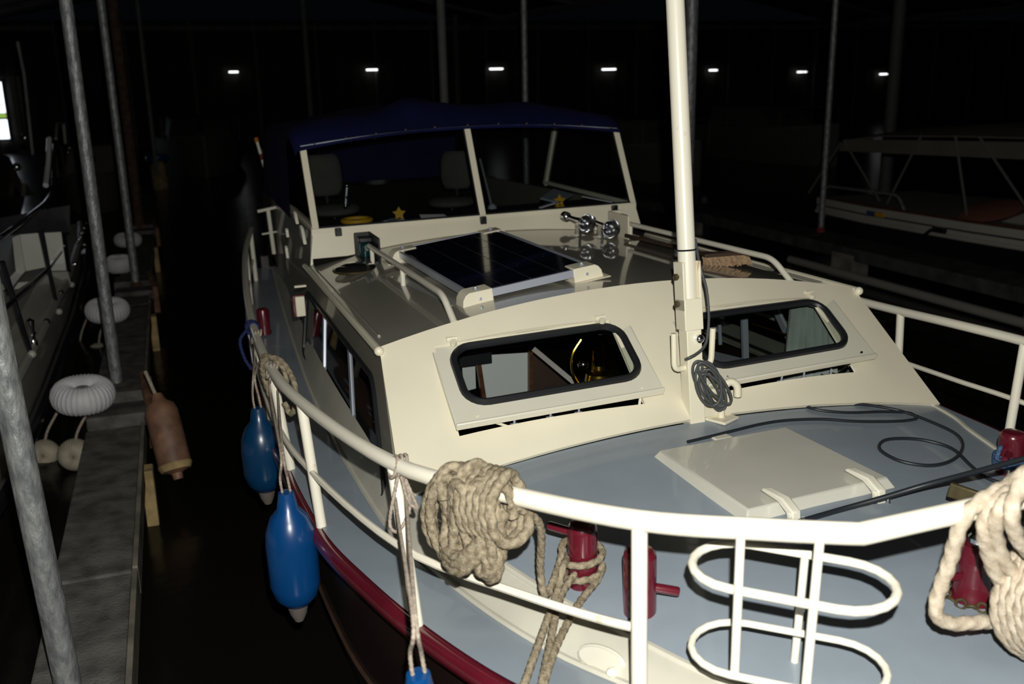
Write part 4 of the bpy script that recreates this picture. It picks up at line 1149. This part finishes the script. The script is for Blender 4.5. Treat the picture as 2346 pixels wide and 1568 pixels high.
for i in range(3):      # lobe at lower right
    r = .052 - .013 * i
    pts = [hk(.075 + r * math.cos(a) * .8, -.175 + r * math.sin(a), .075 + .012 * i) for a in [2 * math.pi * j / 10 for j in range(10)]]
    R_(pts, closed=True, nm='lobe')
R_([hk(-.05, -.14, .08), hk(-.045, -.19, .07), hk(-.04, -.215, .05)], r=.017, nm='tail')

# mooring line: from the hank to the bollard, round it, and over the bow
A = bolA
def ringpt(a, h, r=.060): return A + V((math.cos(a) * r, math.sin(a) * r, h))
st1 = [rc_ + e1 * .125 - e2 * .02 + e3 * .03, bz(1236, 1200, 1.60), bz(1238, 1300, 1.42), bz(1246, 1362, 1.33), bz(1262, 1345, 1.33), bz(1285, 1280, 1.37), ringpt(2.6, .13), ringpt(1.6, .12)]
st2 = [ringpt(1.2 - 2 * math.pi * i / 14, .115 - .05 * i / 14) for i in range(30)]
st3 = [ringpt(3.4, .10, .062), bz(1290, 1300, 1.37), bz(1275, 1360, 1.31), bz(1225, 1500, 1.27), bz(1190, 1600, 1.24), bz(1170, 1660, 1.18)]
st4 = [ringpt(3.9, .06, .062), bz(1284, 1370, 1.30), bz(1255, 1500, 1.26), bz(1235, 1600, 1.24), bz(1222, 1680, 1.18)]
st5 = [ringpt(-.6, .065, .062), bz(1368, 1330, 1.30), bz(1325, 1385, 1.285), bz(1275, 1480, 1.265), bz(1240, 1590, 1.24), bz(1226, 1680, 1.18)]
rope_thing('mooring_line', 'tan mooring line wound round the left maroon bollard and led over the side', 'rope', A, [st1, st2, st3, st4, st5], .0115, 'rope', part='run')

# ---------------------------------------------------------------- ivory rope coil over the bow rail at right
ro_ = bz(2290, 1155, 1.775)
t = thing('rope_coil', 'heavy ivory rope coil hung over the bow rail at the right edge', 'rope', ro_, boat=True)
def W_(pts, closed=False, nm='turn', r=.0185):
    k = LMB(ro_); k.rope(pts, r, closed=closed, pitch=.05); k.build(nm, 'whiterope', t, sharp=70)
P_ = lambda px, py, y: by(px, py, y)
W_([P_(2346, 1105, 1.60), P_(2300, 1118, 1.57), P_(2245, 1150, 1.56), P_(2205, 1195, 1.57), P_(2175, 1290, 1.60), P_(2150, 1360, 1.62), P_(2145, 1405, 1.62), P_(2175, 1428, 1.62), P_(2230, 1427, 1.62), P_(2300, 1422, 1.62)], nm='loop')
W_([P_(2350, 1115, 1.56), P_(2290, 1140, 1.54), P_(2258, 1190, 1.545), P_(2258, 1240, 1.555), P_(2285, 1320, 1.57), P_(2350, 1385, 1.57), P_(2420, 1400, 1.57)], nm='loop')
W_([P_(2350, 1125, 1.52), P_(2305, 1150, 1.51), P_(2282, 1190, 1.52), P_(2284, 1240, 1.54), P_(2310, 1300, 1.55), P_(2370, 1350, 1.55)], nm='loop')
W_([P_(2340, 1105, 1.50), P_(2318, 1170, 1.48), P_(2330, 1230, 1.49), P_(2370, 1280, 1.5)], nm='loop')
for i in range(6):
    f = i / 5
    W_([P_(2420, 1230 + 5 * i, 1.60 - .02 * i), P_(2350 + 12 * i, 1255 + 8 * i, 1.58 - .02 * i), P_(2300 + 17 * i, 1330 + 4 * i, 1.57 - .022 * i), P_(2285 + 18 * i, 1400, 1.57 - .022 * i), P_(2305 + 17 * i, 1460 + 2 * i, 1.57 - .022 * i), P_(2360 + 12 * i, 1500, 1.57 - .02 * i), P_(2440, 1500, 1.58 - .02 * i)], nm='turn')
W_([P_(2290, 1140, 1.60), P_(2320, 1105, 1.56), P_(2350, 1085, 1.52), P_(2390, 1060, 1.5)], nm='turn')

# ---------------------------------------------------------------- cables
def T_(px, py, up=.008):
    q = bz(px, py, 1.33)
    for _ in range(4): q = bz(px, py, trunk_z(q.x, q.y) + up)
    return q
st = [T_(1575, 1013), T_(1630, 1000), T_(1690, 985), T_(1745, 972), T_(1800, 964), T_(1880, 961), T_(1960, 966), T_(2050, 966), T_(2090, 962), T_(2100, 957), T_(2080, 946), T_(2020, 944), T_(1940, 946), T_(1875, 940), T_(1846, 930), T_(1842, 922), T_(1865, 918), T_(1920, 922), T_(2000, 930), T_(2070, 944), T_(2140, 970), T_(2190, 995), T_(2206, 1020), T_(2195, 1045), T_(2165, 1062), T_(2120, 1067), T_(2060, 1056), T_(2018, 1033), T_(2018, 1015), T_(2045, 1006), T_(2110, 1008), T_(2180, 1028), T_(2225, 1068), T_(2260, 1095), T_(2330, 1120)]
rope_thing('deck_cable', 'thin black cable snaking in loops across the blue-grey foredeck', 'cable', T_(1950, 990), [st], .0068, 'cable', part='cable_run', plain=True, smooth=5)
st = [T_(1830, 1196, .010), T_(1930, 1167, .014), bz(2020, 1142, 1.37), bz(2120, 1112, 1.42), bz(2230, 1083, 1.50), bz(2346, 1052, 1.60), bz(2440, 1030, 1.70)]
rope_thing('black_line', 'thick black line rising from the hatch towards the bow rail at right', 'cable', T_(1930, 1167), [st], .0095, 'cable', part='cable_run', plain=True)  # plain black tube, lifting off the deck towards the right
mtop = mp(.76)
st = [mp(.755) + V((.036, -.012, 0)), by(1604, 612, 3.40), by(1618, 660, 3.36), by(1624, 730, 3.31), by(1618, 785, 3.27), by(1600, 808, 3.25), by(1575, 822, 3.24), mp(.275) + V((-.037, -.02, 0))]
strands = [st]
hook = mp(.25) + V((.08, -.012, .0))
for i in range(7):
    ca, cb = (1630 + 8 * math.sin(i * 2.3), 886 + 10 * math.cos(i * 1.7))
    la, sb_ = 50 + 8 * math.sin(i * 1.3), 13 + 10 * (i % 3) / 2 + i
    th_ = 1.14 + .22 * math.sin(i * 2.9); ux, uy = math.cos(th_), math.sin(th_)
    pts = []
    for j in range(17):
        a = 2 * math.pi * j / 16
        px_ = ca + ux * la * math.cos(a) - uy * sb_ * math.sin(a); py_ = cb + uy * la * math.cos(a) + ux * sb_ * math.sin(a)
        pts.append(by(px_, py_, 3.235 - .006 * i + .01 * math.sin(a)))
    strands.append(pts)
rope_thing('cable_coil', 'grey electric cable coiled on the mast hook above the small deck fitting', 'cable', hook, strands, .0060, 'greycable', part='coil_turn', plain=True, smooth=3)
# blue line on the right bollard
C_ = bolC
st = [C_ + V((math.cos(a) * .056, math.sin(a) * .056, .035 + .011 * (a / 6.28))) for a in [i * .45 for i in range(56)]]
rope_thing('blue_line', 'blue rope wound round the maroon bollard at the right edge', 'rope', C_, [st, [C_ + V((-.056, 0, .11)), C_ + V((-.09, -.03, .13)), C_ + V((-.10, -.03, .09)), C_ + V((-.06, -.02, .07))]], .008, 'bluerope', part='turn')

# ---------------------------------------------------------------- blue fenders hung from the rail
def fender(tpx, tpy, bpx, bpy, x, R, mat, label, knot, kl):
    top, bot = bx(tpx, tpy, x), bx(bpx, bpy, x)
    Lf = top.z - bot.z
    base = V((x, top.y, bot.z))
    t = thing('hanging_fender', label, 'fender', base, 'blue cylinder fenders along the left side', boat=True)
    R = R
    MB().lathe([(.02, 0), (.03, .012), (.034, .03), (R * .55, .04), (R * .85, .075), (R, .13), (R, Lf - .21), (R * .95, Lf - .16), (R * .72, Lf - .10), (R * .42, Lf - .065), (R * .34, Lf - .02), (R * .30, Lf), (0, Lf + .003)], (0, 0, 0), n=28).build('body', mat, t)
    MB().lathe([(.0, -.045), (.018, -.04), (.034, -.005), (.042, .03)], (0, 0, 0), n=16).build('end_nub', 'nub', t)
    kq = V(knot) - base
    k = MB()
    k.rope([(-.012, 0, Lf - .02), (-.016, 0, Lf + .06), (-.004, -.004, Lf + .16), kq + V((-.02, -.02, -.10)), kq + V((-.012, -.024, -.03))], .0055)
    k.rope([(.02, 0, Lf - .03), (.012, 0, Lf + .05), (.004, .002, Lf + .16), kq + V((.012, -.02, -.10)), kq + V((.008, -.024, -.03))], .0055)
    k.build('lanyard', 'twine', t, sharp=70)
    k = MB()
    for i in range(3):
        k.rope([kq + V((math.cos(a) * .012 + .014 * i - .014, math.sin(a) * .031, math.cos(a) * .0 + math.cos(a) * .031)) for a in [2 * math.pi * j / 10 for j in range(10)]], .0058, closed=True)
    for i in range(kl):
        k.rope([kq + V((-.01 + .01 * i, -.03, -.02)), kq + V((-.045 + .06 * i, -.035, -.10 - .06 * (1 - i))), kq + V((-.02 + .05 * i, -.04, -.19 + .07 * i)), kq + V((.02 + .02 * i, -.035, -.12)), kq + V((.012, -.03, -.03))], .0055)
    k.build('knot', 'twine', t, sharp=70)
    return t
fender(655, 1128, 678, 1378, -1.655, .098, 'fender', 'bright blue fender hanging mid-hull beside the maroon strake', (RP[6].x, RP[6].y - .02, RP[6].z), 0)
fender(590, 935, 616, 1150, -1.665, .10, 'fenderdark', 'dark blue fender farther aft, behind the bright blue one', (RP[7].x - .0, RP[7].y, RP[7].z), 0)
fender(958, 1545, 985, 1800, -1.50, .098, 'fender', 'blue fender at the bottom edge, only its top showing below a knotted lanyard', (RP[4].x + .01, RP[4].y - .03, RP[4].z), 2)
# purple-blue line lashed round the rail aft
q = RP[7] + V((0, .25, -.02))
rope_thing('lashing', 'dark blue lashing knotted round the rail above the aft fender', 'rope', q, [[q + V((math.cos(a) * .03, .012 * i * .0 + a * .004, math.sin(a) * .032)) for a in [j * .5 for j in range(40)]], [q + V((-.03, 0, 0)), q + V((-.07, .02, -.06)), q + V((-.06, .0, -.15)), q + V((-.03, .0, -.22))]], .009, 'navyrope', part='turn')
# tan line draped over the rail further aft
q = RP[6] + V((0, .06, 0))
rope_thing('draped_line', 'frayed tan line draped over the left rail above the bright blue fender', 'rope', q,
           [[q + V((.0, .05, -.20)), q + V((-.03, .04, -.05)), q + V((-.025, .0, .02)), q + V((.01, -.03, .045)), q + V((.05, -.10, .03)), q + V((.08, -.18, -.04)), q + V((.07, -.24, -.12)), q + V((.05, -.2, -.17)), q + V((.03, -.18, -.12))],
            [q + V((-.03, .08, -.03)), q + V((-.02, .03, .035)), q + V((.02, -.06, .04)), q + V((.05, -.12, .0)), q + V((.05, -.13, -.08))]], .013, 'rope', part='turn')

# ================================================================== neighbouring boats
def simple_hull(k, stations, dz_keel, mat_rows=None):
    """stations: (y, half width, sheer z). loft below the sheer"""
    rows = []
    for f, kx in ((0, 1), (.3, .98), (.7, .9), (1, .75)):
        rows.append([V((-w * kx, y, z + (dz_keel - z) * f)) for y, w, z in stations] + [V((w * kx, y, z + (dz_keel - z) * f)) for y, w, z in stations[::-1]])
    k.grid(rows, wrap=True)
    n = len(stations)
    top = [V((-w, y, z)) for y, w, z in stations]; bot = [V((w, y, z)) for y, w, z in stations]
    return [top, bot]

# ---- boat beyond the left catwalk
lb = thing('motor_yacht', 'dark motor yacht with pale curtains and chrome rails at the left edge', 'boat', (-4.6, 4.0, 0))
B_ = lambda: LMB(lb.location)
XG = -3.02
st = [(3.0, 1.2, .95), (4.5, 1.45, .92), (6, 1.55, .90), (8, 1.57, .90), (10.5, 1.56, .90), (13, 1.5, .92), (14.5, 1.4, .95)]
k = MB(); tb = simple_hull(k, st, -.2)
k.v = [(x + -4.6 - lb.location.x, y - lb.location.y, z - lb.location.z) for x, y, z in k.v]
k.build('hull', 'lwhite', lb)
B_().add([V((p.x - 4.6, p.y, p.z)) for p in tb[0]] + [V((p.x - 4.6, p.y, p.z)) for p in tb[1]], [(i, i + 1, len(st) + i + 1, len(st) + i) for i in range(len(st) - 1)]).build('side_deck', 'gelcoat', lb)
B_().tube([V((w - 4.6, y, z + .01)) for y, w, z in st], .035, 8).build('gunwale', 'gelcoat', lb)
B_().tube([V((w - 4.58, y, z - .40)) for y, w, z in st], .05, 8).build('rubbing_band', 'darkcoat', lb)
# saloon side with pillars and pale curtained windows
XS = -3.20
B_().box((-4.6, 12.2, .94), (2.6, 4.2, .06)).build('cabin_base', 'lwhite', lb)
def quad(name, mat, pts, y, off=(0, .03, 0)): return B_().prism([wy(px_, py_, y) for px_, py_ in pts], off).build(name, mat, lb, smooth=False)
quad('cabin_bulkhead', 'lwhite', [(44, 538), (90, 534), (106, 612), (58, 622)], 10.2)
quad('cabin_bulkhead', 'lwhite', [(102, 534), (140, 532), (152, 620), (118, 621)], 10.4)
quad('cabin_corner', 'gelcoat', [(28, 545), (44, 538), (58, 622), (38, 640)], 9.6)
quad('dark_doorway', 'darkcoat', [(0, 500), (160, 470), (160, 532), (0, 540)], 10.9)
B_().prism([wy(14, 652, 8.9), wy(46, 616, 9.9), wy(60, 622, 9.9), wy(28, 665, 8.9)], (0, 0, .02)).build('sloping_hatch', 'whitetube', lb, smooth=False)
B_().add([wy(0, 690, 7.6), wy(100, 624, 10.1), wy(155, 622, 10.3), wy(163, 650, 10.3), wy(60, 800, 8.0), wy(0, 800, 7.4)], [(0, 1, 2, 3, 4, 5)]).build('foredeck', 'gelcoat', lb, smooth=False)
# slanting dark windscreen struts
for a, b in (((0, 530), (150, 470)),):
    B_().tube(catmull([wx(0, 545, -3.2), wx(60, 500, -3.2), wx(118, 440, -3.25), wx(125, 330, -3.3)], 6), .022, 10).build('arch_tube', 'darkcoat', lb)
B_().tube(catmull([wx(105, 425, -3.3), wx(110, 380, -3.3), wx(113, 318, -3.3)], 4), .03, 10).build('arch_tube', 'whitetube', lb)  # chrome tube, its daylight reflection put into the white colour
B_().tube([wx(128, 318, -3.3), wx(130, 285, -3.3), wx(145, 282, -3.3), wx(150, 330, -3.3)], .02, 8).build('arch_tube', 'steel', lb)
B_().tube([wx(40, 95, -3.6), wx(55, 170, -3.6), wx(75, 355, -3.6)], .02, 8).build('aerial', 'steel', lb)
for px_, py_, r in ((57, 316, .05), (38, 383, .05), (160, 340, .03), (155, 350, .02)):
    B_().ball(wx(px_, py_, -3.6), r).build('chrome_fitting', 'chrome', lb)
B_().prism([wx(60, 420, -3.8), wx(80, 448, -3.8), wx(58, 449, -3.8)], (-.05, 0, 0)).build('seat_cushion', 'beige', lb)
B_().prism([wx(0, 350, -3.9), wx(22, 360, -3.9), wx(60, 440, -3.9), wx(40, 530, -3.9), wx(0, 540, -3.9)], (-.05, 0, 0)).build('dark_screen', 'darkcoat', lb)
# stanchions and guard rail along the gunwale
for (b0, b1), (t0, t1) in (((163, 656), (146, 525)), ((134, 718), (92, 525)), ((72, 816), (5, 600))):
    q0, q1 = wx(b0, b1, XG), wx(t0, t1, XG - .05)
    B_().tube([q0, q1], .018, 8).build('stanchion', 'darkcoat', lb)
    B_().ball(q0 + V((0.01, -.03, .02)), .03).build('stanchion_foot', 'gelcoat', lb)
B_().tube([wx(0, 716, XG - .03), wx(54, 668, XG - .03), wx(110, 616, XG - .03), wx(150, 565, XG - .03)], .015, 8).build('guard_rail', 'darkcoat', lb)
# chrome cleat and fittings on the side deck
q = wx(78, 795, -3.03)
k = B_(); k.lathe([(.03, 0), (.03, .05), (.02, .07)], q, n=12); k.tube([q + V((0, -.1, .08)), q + V((0, .1, .08))], .016, 8)
k.lathe([(.018, .07), (.022, .14), (.03, .2), (0, .22)], q, n=12)
k.build('cleat', 'chrome', lb)
for y in (8.4, 9.6, 11.2, 12.6): B_().ball((XG, y, .93), .03).build('vent_cap', 'chrome', lb)
k = B_()
for i in range(9): k.ball((XG - .02, 12.0 + i * .22, 1.05 + .02 * math.sin(i * 3)), .022)
k.build('chain_fitting', 'chrome', lb)

# ---- canopied boat beyond the right catwalk
rb = thing('canopied_cruiser', 'dim white cruiser under a beige canopy at the right, beyond the catwalk', 'boat', (8.4, 9.0, 0))
B_ = lambda: LMB(rb.location)
st = [(4.0, .9, 1.02), (5.5, 1.1, .98), (7.5, 1.2, .94), (9.5, 1.22, .90), (11.5, 1.15, .87), (12.9, .95, .85)]
k = MB(); tb = simple_hull(k, st, -.2)
k.v = [(x + 8.7 - rb.location.x, y - rb.location.y, z) for x, y, z in k.v]
k.build('hull', 'darkcoat', rb)
B_().grid([[V((8.7 - w - .012, y, z + .01)) for y, w, z in st], [V((8.7 - w * .985 - .014, y, z - .20)) for y, w, z in st]]).build('upper_strake', 'gelcoat', rb, solid=.012)
B_().add([V((p.x + 8.7, p.y, p.z)) for p in tb[0]] + [V((p.x + 8.7, p.y, p.z)) for p in tb[1]], [(i, i + 1, len(st) + i + 1, len(st) + i) for i in range(len(st) - 1)]).build('deck', 'dimcoat', rb)
for dz, mat, r in ((-.21, 'gelcoat', .03), (-.11, 'darkcoat', .012), (.02, 'wood', .02)):
    B_().tube([V((8.7 - w - .01, y, z + dz)) for y, w, z in st], r, 8).build('side_band', mat, rb)
# coaming and cabin wedge at right
B_().hexa([V((7.75, 4.5, .95)), V((9.6, 4.5, .95)), V((9.6, 9.3, .92)), V((7.75, 9.3, .92)), V((7.85, 4.5, 1.35)), V((9.5, 4.5, 1.35)), V((9.5, 8.6, 1.25)), V((7.85, 8.6, 1.25))]).build('cabin', 'dimcoat', rb, bevel=0.03)
B_().hexa([V((7.95, 4.2, 1.30)), V((9.4, 4.2, 1.30)), V((9.4, 8.2, 1.25)), V((7.95, 8.2, 1.25)), V((8.1, 4.2, 1.75)), V((9.3, 4.2, 1.75)), V((9.3, 7.5, 1.70)), V((8.1, 7.5, 1.70))]).build('windscreen', 'darkcoat', rb)
# canopy top over hoops
rows = []
for y, ze, zc in ((7.0, 1.98, 2.10), (8.5, 1.98, 2.12), (10.0, 1.94, 2.08), (11.4, 1.88, 1.98), (12.2, 1.78, 1.86)):
    rows.append([V((7.65 + 2.1 * u, y, ze + (zc - ze) * (1 - (2 * u - 1) ** 2))) for u in [i / 8 for i in range(9)]])
cn = B_().grid(rows).build('canopy', 'beige', rb, solid=.02)
B_().add([V((7.64, 7.0, 2.0)), V((7.64, 12.2, 1.80)), V((7.62, 12.3, 1.62)), V((7.62, 7.0, 1.78))], [(0, 1, 2, 3)]).build('canopy_valance', 'beige', cn, solid=.01)
B_().prism([(7.62, 7.0, 2.0), (7.62, 8.2, 1.95), (7.62, 7.9, 1.25), (7.62, 7.3, 1.15)], (.02, 0, 0)).build('canopy_side', 'beige', cn)
for a, b in (((7.62, 12.25, 1.75), (7.64, 13.0, .92)), ((7.62, 12.2, 1.78), (7.7, 11.4, .95)), ((7.62, 10.0, 1.95), (7.65, 9.7, .95)), ((7.62, 9.6, 1.95), (7.65, 8.6, .98)), ((7.62, 10.6, 1.93), (7.66, 11.2, .95))):
    B_().tube([a, b], .018, 8).build('hoop', 'farcoat', rb)
B_().tube(bend([(7.58, 12.6, .88), (7.58, 12.5, 1.08), (7.58, 10.9, 1.10), (7.58, 10.75, .90)], .12), .02, 8).build('grab_rail', 'galv', rb)
B_().lathe([(.0, 0), (.34, .01), (.40, .04), (.34, .07), (0, .08)], (7.95, 9.6, .98), (-.3, 0, 1), 24).build('round_cushion', 'terracotta', rb)
q = [wx(1985, 483, 7.46), wx(2004, 486, 7.46), wx(2004, 496, 7.46), wx(1985, 492, 7.46)]
B_().prism(q, (.02, 0, 0)).build('name_plate', 'sign_blue', rb)
q = [wx(2004, 486, 7.46), wx(2023, 488, 7.46), wx(2023, 499, 7.46), wx(2004, 496, 7.46)]
B_().prism(q, (.02, 0, 0)).build('name_plate', 'sign_yellow', rb)
k = B_(); q = wx(2165, 533, 7.42); k.tube([q, q + V((0, .25, 0)), q + V((0, .4, -.12))], .025, 8); k.box(q + V((0, .1, .03)), (.06, .2, .06)); k.build('cleat', 'darkcoat', rb)

# ---- dim boats far behind
def far_boat(px, py, y, L, beam, h, label, mat='farcoat', rot=0.0, cab=True):
    c = wy(px, py, y)
    t = thing('moored_boat', label, 'boat', (c.x, c.y, WATER), 'dim boats moored far behind')
    t.rotation_euler = (0, 0, rot)
    st = [(-L / 2, .03, h * 1.2), (-L * .42, beam * .18, h * 1.13), (-L * .28, beam * .36, h * 1.05), (0, beam * .5, h), (L / 2, beam * .42, h)]
    k = MB(); tb = simple_hull(k, st, -.25); k.build('hull', mat, t)
    n = len(st)
    MB().add(tb[0] + tb[1], [(i, i + 1, n + i + 1, n + i) for i in range(n - 1)]).build('deck', mat, t)
    MB().tube([V((-w, y_, z)) for y_, w, z in st], .03, 6).build('gunwale', 'steel', t)
    if cab:
        MB().hexa([V((-beam * .35, -L * .2, h)), V((beam * .35, -L * .2, h)), V((beam * .38, L * .3, h)), V((-beam * .38, L * .3, h)), V((-beam * .3, -L * .08, h + .6)), V((beam * .3, -L * .08, h + .6)), V((beam * .34, L * .28, h + .65)), V((-beam * .34, L * .28, h + .65))]).build('cabin', mat, t, bevel=.04)
        MB().lathe([(.10, 0), (.10, .02), (0, .03)], V((0, -L * .15, h + .32)), (0, -1, .5), 16).build('porthole', 'darkcoat', t)
        for s in (-1, 1): MB().tube(bend([(s * beam * .4, -L * .3, h), (s * beam * .4, -L * .3, h + .6), (s * beam * .42, L * .1, h + .6), (s * beam * .42, L * .1, h)], .1), .02, 6).build('guard_rail', 'farcoat', t)
    return t
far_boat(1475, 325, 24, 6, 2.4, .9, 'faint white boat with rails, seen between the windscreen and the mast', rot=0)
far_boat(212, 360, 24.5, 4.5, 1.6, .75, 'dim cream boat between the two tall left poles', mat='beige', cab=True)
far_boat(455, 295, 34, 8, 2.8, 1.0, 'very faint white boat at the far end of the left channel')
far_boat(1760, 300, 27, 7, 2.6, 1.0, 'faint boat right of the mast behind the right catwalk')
